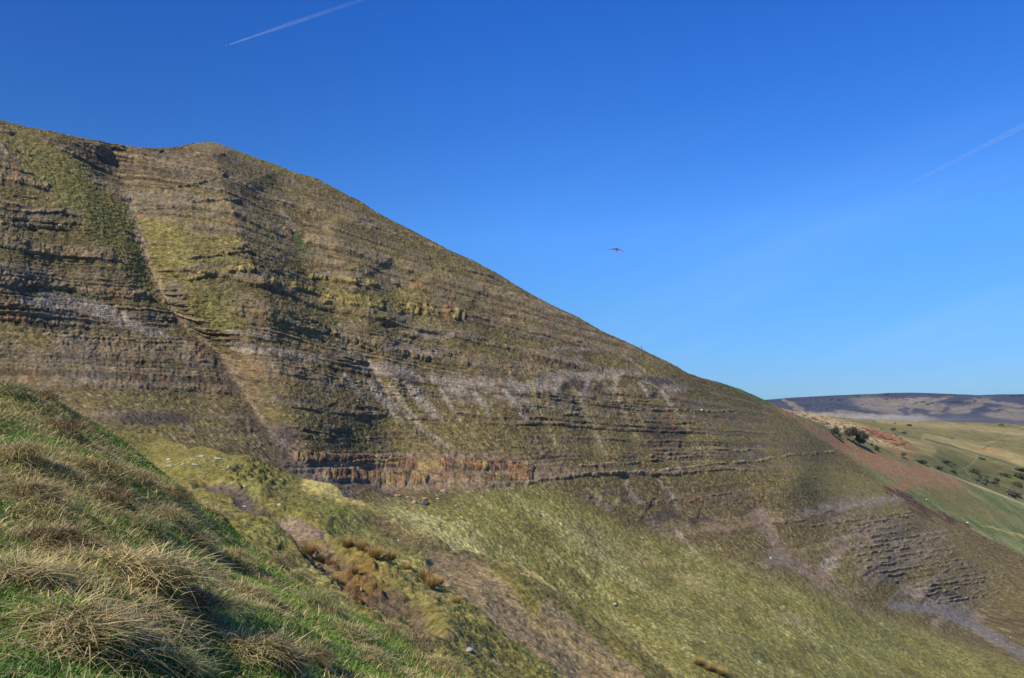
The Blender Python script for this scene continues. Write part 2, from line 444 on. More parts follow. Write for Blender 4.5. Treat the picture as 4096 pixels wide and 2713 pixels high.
def build_hill():
    cols = np.concatenate([np.arange(-700, -60, 16), np.arange(-60, 4160, 3.2), np.arange(4160, 4700, 14)]).astype(float)
    Rn = 760
    top = interp(cols, RIDGE)
    top = top + 2.5 * fbm(cols / 60, cols * 0, 3, 5) 
    bot = interp(cols, BOT)
    t = np.linspace(0, 1, Rn)
    PX = np.broadcast_to(cols, (Rn, len(cols))).copy()
    PY = top[None] + (bot - top)[None] * t[:, None]
    D = hill_tps(PX, PY)
    W = world_pt(PX, PY, D)
    N = grid_normals(W)
    disp, face, s, q = hill_disp(PX, PY, D, W)
    D = D - 0.85 * disp               # large forms move along the line of sight of the survey
    W = world_pt(PX, PY, D)
    N = grid_normals(W)
    s = 0.72 * W[..., 0] + 0.69 * W[..., 1]; q = 0.69 * W[..., 0] - 0.72 * W[..., 1]
    disp = disp * 0
    x, y, z = W[..., 0], W[..., 1], W[..., 2]
    px = PX.astype(f32); py = PY.astype(f32)
    m_px = (D / F).astype(f32)
    # world-fixed wobble used for every region edge
    wx = px + 46 * fbm(s / 13, z / 9, 5, 31, .6); wy = py + 30 * fbm(s / 13, z / 9, 5, 41, .6)
    fine = fbm(s / 2.2, z / 1.6, 3, 51); med = fbm(s / 9, z / 5.5, 4, 61); big = fbm(s / 40, z / 22, 3, 71)
    # ---- outcrop: how much rock shows
    O = 0.74 + 0.55 * med + 0.35 * big
    low = sstep(1470, 1640, wy + 0.12 * (wx - 2000) * (wx > 2000))
    O -= 0.50 * low
    O += 0.5 * ell(wx, wy, 2650, 1680, 420, 110, 4, .5) + .25 * ell(wx, wy, 500, 1450, 600, 120, 8, .5) + .30 * ell(wx, wy, 2050, 1600, 500, 60, 3, .5) + .3 * ell(wx, wy, 2600, 1860, 400, 60, -4, .5)
    def grass(*a, w=.78):
        nonlocal O
        O -= w * ell(wx, wy, *a)
    # grassy patches of the upper face
    for a in [(650, 925, 130, 34, 10), (760, 1000, 190, 38, -12), (700, 1062, 150, 22, -3), (830, 1200, 110, 60, 35), (880, 1280, 130, 40, 30),
              (330, 760, 330, 50, 32), (450, 950, 250, 42, 42), (180, 620, 200, 50, 25), (560, 1120, 130, 26, 45), (1190, 900, 40, 90, -20),
              (1600, 1190, 150, 20, 5), (1960, 1240, 120, 20, 3), (1700, 1000, 180, 24, 35), (2030, 1370, 140, 18, 5), (1330, 1150, 120, 14, 22),
              (1250, 1320, 110, 16, 28), (1620, 1340, 70, 16, 5), (2450, 1470, 60, 40, 40), (1150, 1060, 140, 16, 5), (1780, 900, 200, 16, 30),
              (900, 1420, 150, 20, 30), (2200, 1150, 500, 16, 29.5), (1250, 740, 300, 14, 25), (380, 560, 280, 16, 6), (960, 610, 90, 14, 22),
              (220, 1180, 120, 26, 10), (140, 800, 140, 30, 10), (60, 1340, 160, 40, 10), (2700, 1510, 160, 20, 30)]:
        grass(*a)
    shl = np.zeros_like(px)
    for cx, cy, rx, ry, dg, w in [(1560, 1490, 130, 26, 12, 1), (1850, 1536, 150, 34, 10, .9), (2130, 1545, 130, 22, 6, .8), (2330, 1500, 190, 18, -6, .9), (2400, 1500, 150, 18, -6, .9), (350, 1230, 190, 28, 14, .95), (180, 1215, 110, 22, 10, .9),
                              (560, 1310, 130, 20, 18, .85), (1640, 1400, 120, 14, 6, .7), (1000, 1400, 110, 22, 12, .7), (1000, 1340, 120, 16, 5, .5),
                              (2660, 1540, 90, 22, 12, .9), (1560, 1620, 50, 12, 40, .6), (830, 860, 60, 10, 0, .4), (1180, 1420, 120, 24, 14, .6),
                              (1700, 1340, 160, 12, 4, .6), (1350, 1100, 130, 8, 2, .6), (2290, 1400, 160, 10, 2, .5), (3400, 2020, 210, 15, -9, .95), (3600, 2000, 110, 9, 0, .7),
                              (3560, 2170, 90, 9, -5, .9), (3320, 2260, 26, 60, 50, .9), (3750, 2400, 180, 30, 20, .7), (3900, 2500, 180, 26, 33, 1.0), (2050, 1590, 90, 16, 10, .5),
                              (3080, 2140, 26, 130, -25, .75), (3190, 2270, 160, 20, 35, .6)]:
        shl = np.maximum(shl, w * ell(wx, wy, cx, cy, rx, ry, dg, 0.5))
    dk = np.zeros_like(px)
    for cx, cy, rx, ry, dg, w in [(2300, 1535, 75, 22, 8, .9), (2440, 1520, 60, 10, -3, .4), (2640, 1530, 60, 16, 10, .8), (1620, 1515, 70, 12, 8, .6), (1900, 1560, 80, 10, 5, .6), (2110, 1570, 60, 12, 0, .6), (2420, 1545, 50, 16, -10, .7), (2250, 1545, 40, 20, -40, .8), (2350, 1540, 30, 20, 40, .8), (2660, 1725, 100, 34, 0, .85), (2640, 1780, 110, 28, 0, .5),
                              (1130, 1750, 60, 34, 25, .8), (1050, 1730, 40, 60, -30, .5), (620, 1680, 190, 28, 3, .8), (2650, 2060, 80, 18, 5, .9), (2800, 2085, 80, 14, 3, .8),
                              (1530, 1960, 110, 22, 10, .8), (3760, 2380, 90, 14, 0, .8), (1250, 1850, 40, 60, 10, .6), (2380, 1760, 70, 22, 0, .4), (2880, 1690, 60, 10, 0, .5), (2200, 1840, 90, 18, 0, .5),
                              (3000, 1995, 60, 12, 30, .4), (2800, 1990, 60, 12, 0, .3), (3800, 2090, 60, 14, 30, .2), (3880, 2470, 90, 20, 40, .5)]:
        dk = np.maximum(dk, w * ell(wx, wy, cx, cy, rx, ry, dg, 0.5))
    bandrock = ell(wx, wy, 1700, 1890, 560, 75, 1, 0.25)
    O = np.maximum(O, 0.95 * bandrock)
    bowl = ell(wx, wy, 3650, 2235, 440, 175, 36, 0.3)
    O = np.maximum(O, (0.62 + .3 * med) * bowl)
    shl = np.maximum(shl, .27 * bowl)
    O = np.clip(np.maximum(O, 0), 0, 1.2)
    edge_cut = sstep(0, 14, py - interp(cols, RIDGE)[None]) * face
    talus = sstep(0, 90, py - interp(px, [(900, 1830), (1400, 1990), (1800, 1960), (2150, 1900), (2300, 1960), (2500, 2080), (2700, 2125), (3000, 2250), (3300, 2350), (3650, 2470), (3900, 2570), (4300, 2700)]))
    O *= edge_cut * (1 - talus)
    # ---- beds
    lb, _, lsg = seg_dist(px, py, [(-900, 420), (-250, 640), (60, 790), (250, 890), (344, 955), (574, 1156), (763, 1334), (900, 1480), (985, 1620), (1040, 1720)], True)
    dip = 0.02 * (s - 200) + .13 * (s - 60) * sstep(-20, 60, lb * lsg) * sstep(1900, 1500, py)
    b = z + dip + 1.5 * fbm(s / 40, z / 60, 2, 81) + 0.5 * fbm(s / 7, z / 9, 3, 82) + 0.25 * fbm(s / 2.2, z / 2.2, 2, 83)
    h1, i1 = bed(b, BEDS, HARD, 0.25); h2, i2 = bed(b, BEDS2, HARD2, 0.12)
    jc = px * .085                      # vertical joints
    jw = 1.1 + 1.6 * HARD[i1]
    j1 = hash01(np.floor(jc / jw + 3.7 * HARD[i1]), i1, 1) - 0.5
    j2 = hash01(np.floor(jc / 0.9 + 7.7 * HARD2[i2]), i2, 2) - 0.5
    h3, i3 = bed(b * 1.0 + .8 * fbm(s / 22, z / 14, 3, 87), BEDS3, HARD3, .5)
    O = O + (0.75 * (h3 - .52)) * sstep(0, .25, O)
    O = np.clip(O, 0, 1.2) * edge_cut * (1 - talus)
    Oe = sstep(0.12, 0.75, O)
    facing = np.clip(-np.sum(N * W, -1) / np.linalg.norm(W, axis=-1) * 2.4 - .25, 0, 1)
    bedd = facing * Oe * (0.80 * (h3 - .5) + 0.62 * (h1 - 0.35) + 0.45 * (h2 - 0.4) + 0.34 * j1 + 0.26 * j2 + 0.16 * perlin(jc / 1.5, z / 2.5, 84) + .3 * perlin(jc / 4, z / 3, 85)) * (.6 + .4 * sstep(-0.3, 0.2, fbm(s / 16, z / 6, 3, 86)))
    bedd *= 1 - 0.75 * shl
    disp = disp + bedd
    key = {c: np.zeros_like(px) for c in 'oyprdB'}
    bandcol = np.zeros(px.shape + (3,), f32)
    for pts, w, amp, c, jn in KEYBEDS:
        x0 = min(p[0] for p in pts) - 30; x1 = max(p[0] for p in pts) + 30
        c0, c1 = np.searchsorted(cols, [x0, x1])
        sl = np.s_[:, c0:c1]
        jj0 = hash01(np.floor(s[sl] / 5.0), 4, 19)
        dd, par = seg_dist(px[sl], py[sl] + 0.22 * (wy[sl] - py[sl]) + 5 * (jj0 - .5), pts)
        jcs = jc[sl] + .8 * perlin(jc[sl] / 3, b[sl] / 2.5, 5)
        jj = hash01(np.floor(jcs / jn), int(pts[0][1]), 9)
        ww = w * (.9 + .3 * jj) if c == 'B' else w * (.8 if c in 'oy' else .55) * (0.45 + 0.85 * jj)
        k = (1 - sstep(ww * 0.7, ww * 1.15, dd)) * ((jj > 0.2) | (c == 'B')) * (1 if c in 'oB' else sstep(-.30, .15, fbm(s[sl] / 9, z[sl] * 0 + pts[0][0] * .1, 2, 88) + .12)) * (1 if c == 'B' else sstep(-0.55, -0.2, med[sl] + 0.2))
        fs = jcs / jn; fr = np.abs(fs - np.floor(fs) - 0.5)
        k = k * (1 - 0.5 * sstep(0.40, 0.5, fr))
        disp[sl] += k * amp * (0.42 + 0.30 * jj)
        key[c][sl] = np.maximum(key[c][sl], k)
        if c == 'B':
            c1_, c2_ = hash01(np.floor(jcs / jn), 5, int(w)), hash01(np.floor(jcs / jn), 8, int(w))
            bc = mix(C(.215, .135, .080), C(.30, .160, .080), np.clip(c1_ * 2.2 - 1.0, 0, 1)); bc = mix(bc, C(.27, .215, .085), np.clip(c2_ * 2.2 - 1.1, 0, 1)); bc = mix(bc, C(.12, .10, .075), np.clip(1 - c1_ * 4, 0, 1))
            bandcol[sl] = np.where((k > .02)[..., None], bc * (1 + .6 * fine[sl])[..., None], bandcol[sl])
    # turf lumps and boulders
    turf = 1 - Oe
    disp += turf * (0.20 * fbm(s / 1.6, z / 1.1, 3, 91) + 0.10 * perlin(s / 0.7, z / 0.5, 95)) * sstep(-0.2, 0.6, turf)
    lump = np.maximum(perlin(s / 2.5, q / 2.5, 97), 0) ** 2
    disp += turf * 0.28 * lump
    # ---- colour
    g1 = fbm(s / 6, q / 8, 4, 101); g2 = fbm(s / 1.3, q / 2.0, 3, 111)
    gr = mix(GRASS_OLIVE, GRASS_GREEN, np.clip(0.20 + 0.8 * g1, 0, 1))
    gr = mix(gr, GRASS_DRY, np.clip(0.16 + 0.5 * g2 + 0.3 * g1, 0, 0.8))
    heath = mix(C(.135, .112, .050), C(.105, .080, .045), np.clip(0.5 + g2, 0, 1))
    hz = np.clip(0.80 + 0.55 * big + 0.5 * fbm(s / 5, z / 2.5, 3, 121), 0, 1)
    hz *= 1 - talus * 0.92
    for a in [(700, 1000, 260, 160, 0), (330, 780, 380, 110, 38), (880, 1250, 130, 90, 30), (1500, 1180, 200, 60, 0), (2900, 1730, 220, 60, 10), (2150, 1550, 80, 80, 50), (800, 1720, 260, 30, 5), (1900, 1000, 500, 30, 30), (1000, 620, 300, 30, 20), (3400, 1950, 260, 60, 20)]:
        hz *= 1 - 0.85 * ell(wx, wy, *a, 0.5)
    col = mix(gr, heath, hz)
    col = mix(col, C(.165, .145, .050), (ell(wx, wy, 720, 1010, 240, 110, 0, .5) * 0.3))
    col = mix(col, C(.135, .135, .040), ell(wx, wy, 400, 850, 330, 60, 42, .5) * 0.7)
    # rock
    rk = mix(C(.085, .068, .045), ROCK * 1.22, np.clip(h1 * 0.75 + h2 * 0.55 - .15 - .15 * (h3 < .4), 0, 1))
    rk = mix(rk, ROCK_YEL, np.clip(0.4 + 1.6 * fbm(s / 10, z / 9, 3, 131), 0, 1) * 0.75 * ell(wx, wy, 1350, 1150, 650, 330, 15, .4))
    rk = mix(rk, C(.17, .155, .13), np.clip(0.1 + 1.5 * fbm(s / 14, z / 7, 3, 137), 0, 1) * 0.8)
    rk = mix(rk, ROCK_PALE * .8, np.clip(j1 * 2 - 0.66, 0, 1) * 0.8) * .84
    rk = mix(rk, C(.27, .125, .05), np.clip(fbm(s / 5, z / 12, 3, 139) * 2.5 - 0.75, 0, 1) * 0.75)
    rock_m = np.clip(sstep(0.22, 0.62, O + 0.35 * (h1 - 0.5) + 0.22 * (h2 - 0.5) + 0.22 * fine), 0, 1) * 0.92
    col = mix(col, rk, rock_m)
    col = mix(col, mix(SHALE * .92, C(.165, .145, .120), np.clip(.5 + h2 - .5 + g2, 0, 1)), np.clip(sstep(0.20, 0.6, shl + 0.30 * fine + .2 * med + .3 * (h2 - .5)) * 0.95, 0, 1))
    col = mix(col, SHALE_DK, np.clip(sstep(0.3, 0.8, dk + 0.2 * fine) * 0.85, 0, 1))
    col = mix(col, EARTH * 0.85, 0.6 * bandrock)
    for (x0, y0, x1, y1, w_) in [(1470, 1530, 1600, 1690, 9), (1560, 1540, 1680, 1700, 7), (1640, 1550, 1760, 1680, 10), (1760, 1560, 1840, 1680, 6), (1900, 1575, 1960, 1660, 8), (2020, 1560, 2110, 1680, 8), (2240, 1520, 2215, 1580, 8), (2350, 1520, 2330, 1600, 7),
                                 (2470, 1500, 2455, 1560, 7), (2560, 1530, 2600, 1600, 6), (1380, 1500, 1500, 1660, 6), (2640, 1560, 2700, 1640, 6)]:
        t_ = np.clip((py - y0) / (y1 - y0), 0, 1)
        k = stroke(wx * .25 + px * .75, wy * .25 + py * .75, [(x0, y0), (x1, y1)], w_ * 1.35, .8)
        col = mix(col, C(.34, .30, .24), k * (1 - .55 * t_) * .9)
    # pale water-worn streaks, the gully bed, its dark left-bank rock with shade painted in
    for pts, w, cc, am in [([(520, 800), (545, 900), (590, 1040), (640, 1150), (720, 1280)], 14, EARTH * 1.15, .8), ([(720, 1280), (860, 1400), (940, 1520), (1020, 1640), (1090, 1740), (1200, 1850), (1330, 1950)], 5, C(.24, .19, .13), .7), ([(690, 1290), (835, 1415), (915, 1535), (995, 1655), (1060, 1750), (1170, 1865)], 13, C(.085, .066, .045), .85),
                           ([(1085, 1750), (1160, 1810), (1260, 1900), (1400, 1975)], 26, C(.14, .115, .10), .8),
                           ([(1120, 845), (1150, 880), (1190, 930)], 12, EARTH * 1.2, .8), ([(1460, 1420), (1530, 1550), (1600, 1640), (1720, 1745), (1800, 1790)], 6, SHALE, .8),
                           ([(1620, 1540), (1680, 1610), (1740, 1670)], 7, SHALE, .8), ([(2110, 1500), (2150, 1600), (2190, 1700), (2230, 1800)], 5, GRASS_DRY, .5), ([(2040, 1500), (2080, 1570), (2130, 1640)], 8, SHALE, .5),
                           ([(2260, 1520), (2330, 1590), (2350, 1680), (2400, 1770), (2430, 1810)], 5, C(.30, .265, .17), .55), ([(2400, 1520), (2470, 1580), (2500, 1660), (2540, 1740), (2580, 1770)], 5, C(.30, .265, .17), .55),
                           ([(2700, 1640), (2730, 1700), (2790, 1780), (2860, 1850), (2890, 1890)], 5, C(.29, .26, .15), .5), ([(2500, 1920), (2520, 1970), (2550, 2010)], 6, SHALE, .8), ([(2630, 1920), (2680, 1970), (2720, 2030)], 5, SHALE, .7),
                           ([(3020, 2040), (3070, 2130), (3160, 2230), (3300, 2320)], 22, C(.215, .150, .105), .8), ([(2380, 1960), (2480, 2020), (2600, 2060)], 8, GRASS_DRY * .8, .5), ([(2490, 1420), (2600, 1500)], 4, SHALE * 1.1, .6), ([(2290, 1500), (2300, 1470), (2320, 1430)], 7, C(.28, .26, .22), .5),
                           ([(3600, 2420), (3780, 2440), (3920, 2510), (4096, 2620)], 20, C(.15, .135, .125), .85), ([(2700, 2130), (2820, 2250), (2900, 2330)], 7, SHALE, .6),
                           ([(3300, 2330), (3400, 2430), (3560, 2500), (3640, 2540)], 22, C(.24, .19, .12), .55), ([(2840, 2100), (2900, 2120)], 14, C(.25, .16, .11), .6)]:
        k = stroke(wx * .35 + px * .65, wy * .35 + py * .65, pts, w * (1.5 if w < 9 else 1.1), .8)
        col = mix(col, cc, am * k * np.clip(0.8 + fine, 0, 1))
    kc = {'o': C(.30, .135, .060), 'y': C(.27, .215, .075), 'p': C(.32, .275, .185), 'r': C(.25, .20, .125), 'd': C(.085, .075, .068)}
    col = mix(col, bandcol * .80, key['B'] * .93)
    for c in 'oyprd':
        jt = hash01(np.floor(s / 1.3), 3, 17)
        base = kc[c] * (0.75 + 0.4 * jt + .5 * fine)[..., None]
        if c == 'o': base = mix(base, C(.26, .21, .08), np.clip(jt * 3 - 1.9, 0, 1) * .8)
        col = mix(col, base, key[c] * (0.85 if c in 'oy' else .7))
    col = mix(col, C(.36, .17, .07), 0.6 * ell(wx, wy, 1790, 1235, 10, 45, 0, .6)); col = mix(col, C(.30, .15, .07), 0.5 * ell(wx, wy, 2680, 1675, 9, 34, 0, .6))
    col = mix(col, C(.30, .15, .07), 0.5 * ell(wx, wy, 60, 1270, 60, 10, 5, .6)); col = mix(col, C(.045, .11, .02), 0.6 * ell(wx, wy, 1205, 970, 18, 40, -15, .6))
    fl = perlin(s / .75, z / .55, 301); fl2 = perlin(s / 1.1 + 40, z / .8, 303)
    tm = (1 - rock_m * .75)
    col = col * (1 - .50 * sstep(.18, .55, fl) * tm)[..., None]
    col = mix(col, C(.30, .26, .13), .55 * sstep(.25, .6, fl2) * tm * (1 - dk))
    col = col * (1 + .35 * fine[..., None])
    col = col * np.array([.98, .905, .83], f32)
    # lower grass slope: bright moss, straw bands running down to the right
    tl = talus
    along = (px - 1700) * 0.83 + (py - 2100) * 0.55; acr = -(px - 1700) * 0.55 + (py - 2100) * 0.83
    st = .75 * fbm(along / 420, acr / 80, 3, 151) + 0.45 * fbm(s / 4.5, q / 5.5, 4, 161) + .55 * fbm(s / .9, q / 1.1, 2, 163)
    band = np.exp(-((acr - 10 - 0.05 * along) / 50) ** 2) * 1.0 + np.exp(-((acr - 210) / 120) ** 2) * 0.30
    strw = np.clip(0.30 + 0.9 * st + band, 0, 1)
    mg = mix(C(.190, .165, .046), C(.140, .142, .044), np.clip(0.4 + 1.1 * fbm(s / 9, q / 9, 3, 171), 0, 1))
    mg = mix(mg, C(.34, .31, .125), sstep(0.25, 0.95, strw))
    mg = mix(mg, C(.135, .105, .055), np.clip(1.5 * fbm(s / 7, q / 5, 4, 181) - 0.25, 0, .8) * (0.35 + 0.65 * ell(wx, wy, 2550, 2200, 620, 90, 22, .5)))
    mg = mix(mg, C(.27, .215, .105), 0.75 * ell(wx, wy, 2560, 2230, 420, 34, 25, .6) * np.clip(.6 + g2, 0, 1))
    mg = mix(mg, C(.27, .27, .25), (fbm(s / 0.9, q / 0.9, 2, 191) > 0.40) * np.clip(ell(wx, wy, 2700, 2420, 620, 40, 32, .5) + ell(wx, wy, 2430, 2560, 100, 50, 40, .5), 0, 1) * 0.85)
    mg = mix(mg, C(.26, .20, .11), 0.6 * ell(wx, wy, 3170, 2480, 70, 24, 15, .6))
    mg = mix(mg, C(.05, .10, .02), 0.55 * ell(wx, wy, 4040, 2450, 110, 40, -30, .5)); mg = mix(mg, C(.16, .13, .07), 0.6 * ell(wx, wy, 4096, 2560, 120, 50, 20, .5))
    mg = mix(mg, C(.115, .105, .036), .75 * sstep(.05, .35, fbm(s / 11, q / 8, 4, 198)))
    mg = mg * (1 + .34 * fbm(s / .8, q / .9, 2, 195))[..., None] * (1 - .28 * sstep(.2, .55, perlin(s / 1.0, q / 1.2, 197)))[..., None]
    mg = mg * np.array([1.04, 1.02, .95], f32)
    mg = mix(mg, C(.42, .38, .17), .5 * sstep(.22, .5, perlin(s / .9 + 9, q / 1.0, 199)) * np.clip(strw + .2, 0, 1))
    col = mix(col, mg, tl)
    k = stroke(wx * .4 + px * .6, wy * .4 + py * .6, [(3560, 2420), (3760, 2440), (3900, 2510), (4040, 2600), (4300, 2720)], 15)
    col = mix(col, C(.165, .145, .120), k * .8)
    # outer slope beyond the edge: green strip, bracken, dry grass
    ex = sstep(-6, 22, px - interp(py, [(1480, 2740), (1510, 2800), (1560, 2930), (1622, 3062), (1714, 3204), (1806, 3357), (1949, 3541), (2030, 3700), (2112, 3867), (2225, 4096), (2450, 4500)]) + 8 * g2)
    oc = mix(C(.120, .135, .045), C(.080, .115, .030), np.clip(.5 + g1 * 1.4, 0, 1))
    oc = mix(oc, C(.30, .27, .14), np.clip(0.15 + 0.7 * fbm(along / 160, acr / 22, 4, 201), 0, .75))
    br = np.zeros_like(px)
    for a in [(3230, 1705, 180, 17, 33), (3330, 1765, 90, 14, 33), (3520, 1852, 170, 40, 24), (3670, 1900, 200, 38, 14), (3640, 1938, 90, 20, -6), (3400, 1780, 120, 10, 27), (3110, 1640, 50, 8, 35)]:
        br = np.maximum(br, ell(wx, wy, *a, 0.5))
    br *= .35 + .65 * sstep(-.35, .25, g1 + .7 * g2 + .1)
    oc = mix(oc, BRACKEN * (1 + .25 * g2[..., None]), br * .88)
    oc = mix(oc, C(.40, .35, .21), 0.7 * stroke(px, py, [(3800, 1890), (3900, 1935), (4096, 2010), (4300, 2090)], 9))
    oc = mix(oc, C(.31, .29, .17), 0.5 * stroke(wx, wy, [(2813, 1513), (2930, 1570), (3059, 1637), (3193, 1716), (3300, 1785), (3420, 1870), (3560, 1965), (3750, 2060), (3960, 2160)], 6))
    oc = mix(oc, C(.115, .085, .03), 0.6 * ell(wx, wy, 3165, 1690, 90, 14, 36, .5))
    oc = mix(oc, C(.155, .125, .045), 0.7 * ell(wx, wy, 3850, 2010, 190, 40, 20, .5))
    oc = mix(oc, C(.34, .24, .10), 0.8 * stroke(wx, wy, [(3960, 2110), (4040, 2130), (4120, 2160)], 6))
    col = mix(col, oc, ex)
    hm = np.maximum(ell(wx, wy, 3590, 1975, 60, 12, 30, .5), np.maximum(ell(wx, wy, 3660, 2020, 70, 20, 40, .5), stroke(wx, wy, [(3560, 1960), (3680, 2020), (3780, 2070), (3860, 2110)], 8)))
    col = mix(col, C(.075, .035, .030), np.clip(hm * (1.0 + 1.3 * fine), 0, .9))
    disp += hm * 0.8 * np.clip(.5 + fine, 0, 1)
    # silhouette turf
    P = W + N * disp[..., None]
    # close the hill behind the skyline
    P0 = P[0]; C0 = col[0]
    back = []; bcol = []
    zz = 0
    for k, dist in enumerate([1.5, 4, 9, 18, 35, 70, 130]):
        drop = dist * (0.25 + 0.0035 * dist)
        left = np.clip((cols - 2700) / 400, 0, 1)
        drop = drop * (1 + 0.8 * left)
        back.append(P0 + np.stack([dist * P0[:, 0] / P0[:, 1], dist + 0 * cols, -drop], -1))
        bcol.append(mix(C0, C(.13, .13, .05), np.full(len(cols), min(1, dist / 6), f32)))
    P = np.concatenate([np.array(back[::-1]), P], 0); col = np.concatenate([np.array(bcol[::-1]), col], 0)
    R_, C_ = P.shape[:2]
    o = mesh_from("hillside", P.reshape(-1, 3), grid_faces(R_, C_), np.clip(col * .98, .01, .8).reshape(-1, 3), M_cliff)
    tag(o, kind='structure')
    return cols, top, bot, P[len(back):], N

hill = build_hill()

class Surf:
    def __init__(s, data): s.cols, s.top, s.bot, s.P, s.N = data
    def at(s, px, py):
        c = int(np.clip(np.searchsorted(s.cols, px), 0, len(s.cols) - 1))
        R = s.P.shape[0]
        r = int(np.clip(round((py - s.top[c]) / (s.bot[c] - s.top[c]) * (R - 1)), 0, R - 1))
        return Vector(s.P[r, c]), Vector(s.N[r, c])
S_hill = Surf(hill)

# ------------------------------------------------------------------ SLUMPED GROUND (middle distance)
S_TOP = [(-200, 1650), (200, 1700), (430, 1716), (600, 1742), (800, 1785), (1000, 1838), (1100, 1878), (1250, 1925), (1400, 1962), (1500, 1988), (1650, 2040), (1800, 2098),
         (1950, 2175), (2100, 2262), (2250, 2360), (2400, 2462), (2550, 2565), (2750, 2700), (2950, 2830)]
slump_tps = TPS([(-200, 1650, 150), (430, 1716, 138), (800, 1785, 128), (1100, 1878, 116), (1500, 1988, 102), (1950, 2175, 90), (2400, 2462, 77), (2750, 2700, 68), (2950, 2830, 64),
                 (300, 1900, 90), (600, 1900, 98), (870, 2000, 66), (1150, 2050, 74), (1350, 2330, 44), (1700, 2160, 72), (1650, 2280, 55), (2100, 2400, 62), (2400, 2713, 51), (1900, 2713, 38), (1500, 2500, 36),
                 (1000, 2250, 40), (400, 2150, 48), (1900, 2900, 31), (2500, 2900, 43), (1300, 2700, 28), (1950, 2400, 55), (1300, 3000, 22), (2000, 3200, 24), (2900, 3250, 32), (600, 2600, 27), (-200, 2450, 34)], 3e-4)
def build_slump():
    cols = np.arange(-200, 2950, 3.4).astype(float)
    Rn = 780
    top = interp(cols, S_TOP) + 2.0 * fbm(cols / 40, cols * 0, 3, 301)
    bot = np.maximum(interp(cols, [(-200, 2450), (800, 2700), (1500, 2960), (2000, 3120), (2950, 3200)]), top + 30)
    t = np.linspace(0, 1, Rn)
    PX = np.broadcast_to(cols, (Rn, len(cols))).copy(); PY = top[None] + (bot - top)[None] * t[:, None]
    D = slump_tps(PX, PY); W = world_pt(PX, PY, D)
    x, y = W[..., 0], W[..., 1]
    px = PX.astype(f32); py = PY.astype(f32)
    wx = px + 26 * fbm(x / 5, y / 7, 4, 311); wy = py + 18 * fbm(x / 5, y / 7, 4, 321)
    ms = D / F
    d = 1.5 * fbm(x / 16, y / 22, 3, 331) + 0.36 * fbm(x / 3.6, y / 4.5, 3, 347)
    def cut(pts, depth, w, lip):
        nonlocal d
        dd, par, sg = seg_dist(wx * .6 + px * .4, wy * .6 + py * .4, pts, True)
        m = dd * sg * ms                # + on the lower left side
        prof = sstep(-lip, lip, m) * (1 - sstep(w, w * 2.2, m))
        d = d - depth * prof
        return prof
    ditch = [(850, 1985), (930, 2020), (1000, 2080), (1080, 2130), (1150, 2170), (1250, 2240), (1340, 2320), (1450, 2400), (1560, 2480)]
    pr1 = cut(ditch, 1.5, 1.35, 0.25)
    pr2 = cut([(1070, 2056), (1150, 2080), (1210, 2100), (1280, 2118)], 0.5, 0.4, 0.12)
    pr3 = cut([(1490, 2010), (1580, 2030), (1660, 2050), (1760, 2100), (1830, 2150)], 1.3, 3.0, 0.3)
    pr4 = cut([(1500, 2180), (1620, 2195), (1690, 2165), (1790, 2170), (1900, 2200)], 1.2, 2.6, 0.25)
    slip = ell(wx, wy, 1830, 2205, 140, 46, 24, .3)
    slip = np.maximum(slip, stroke(wx, wy, [(1780, 2240), (1900, 2310), (2000, 2400), (2130, 2510), (2280, 2620), (2480, 2760)], 60, .3))
    slip0 = slip
    slip = np.maximum(slip, 0.8 * stroke(wx, wy, [(2180, 2440), (2300, 2530), (2420, 2620), (2560, 2720)], 22, .5))
    earthp = np.maximum(ell(wx, wy, 1640, 2075, 150, 40, 22, .3), 0.4 * ell(wx, wy, 1980, 2280, 130, 40, 35, .4))
    earthp = np.maximum(earthp, 0.8 * ell(wx, wy, 1800, 2480, 180, 40, 60, .5) * sstep(-.1, .3, fbm(x / 2.5, y / 3.5, 3, 351)))
    earthp = np.maximum(earthp, 0.8 * stroke(wx, wy, [(1560, 2480), (1700, 2560), (1860, 2640), (2000, 2720)], 50, .6) * sstep(-.2, .2, fbm(x / 2, y / 2.5, 3, 353)))
    d -= 0.35 * slip0
    rough = 0.22 * fbm(x / 0.9, y / 1.2, 3, 361) + 0.10 * fbm(x / 0.3, y / 0.4, 3, 371)
    d += rough * (1 - .45 * slip)
    tufts = np.maximum(perlin(x / 0.8, y / 1.1, 381), 0)
    bumps = ell(wx, wy, 1030, 1910, 130, 60, 5, .5) + .45 * ell(wx, wy, 1380, 2230, 230, 70, 22, .5) + 0.5 * ell(wx, wy, 1500, 2400, 200, 160, 30, .6)
    d += 0.9 * tufts * bumps
    N = grid_normals(W)
    N = N * 0.5 + np.array([0, 0, 0.5]); N /= np.linalg.norm(N, axis=-1, keepdims=True)
    P = W + N * d[..., None]
    g1 = fbm(x / 4, y / 6, 4, 401); g2 = fbm(x / 0.7, y / 1.0, 3, 411); g3 = fbm(x / 12, y / 16, 3, 421)
    col = mix(C(.178, .155, .046), C(.135, .142, .042), np.clip(.5 + 1.3 * g1, 0, 1))
    col = mix(col, C(.125, .155, .04), 0.6 * np.maximum(ell(wx, wy, 1420, 2090, 230, 50, 22, .5), ell(wx, wy, 1680, 2160, 200, 24, 8, .5)))
    col = mix(col, C(.36, .33, .14), np.clip(.08 + .9 * g2 * (0.7 + g1) + .5 * g3, 0, .85))
    col = mix(col, C(.125, .100, .050), np.clip(1.6 * fbm(x / 2.2, y / 3, 4, 431) - .35, 0, .8))
    col = mix(col, C(.085, .090, .025), np.clip(bumps * tufts * 2.2, 0, .7))
    far = sstep(1830, 1760, py)
    col = mix(col, C(.185, .160, .060), far * .7)
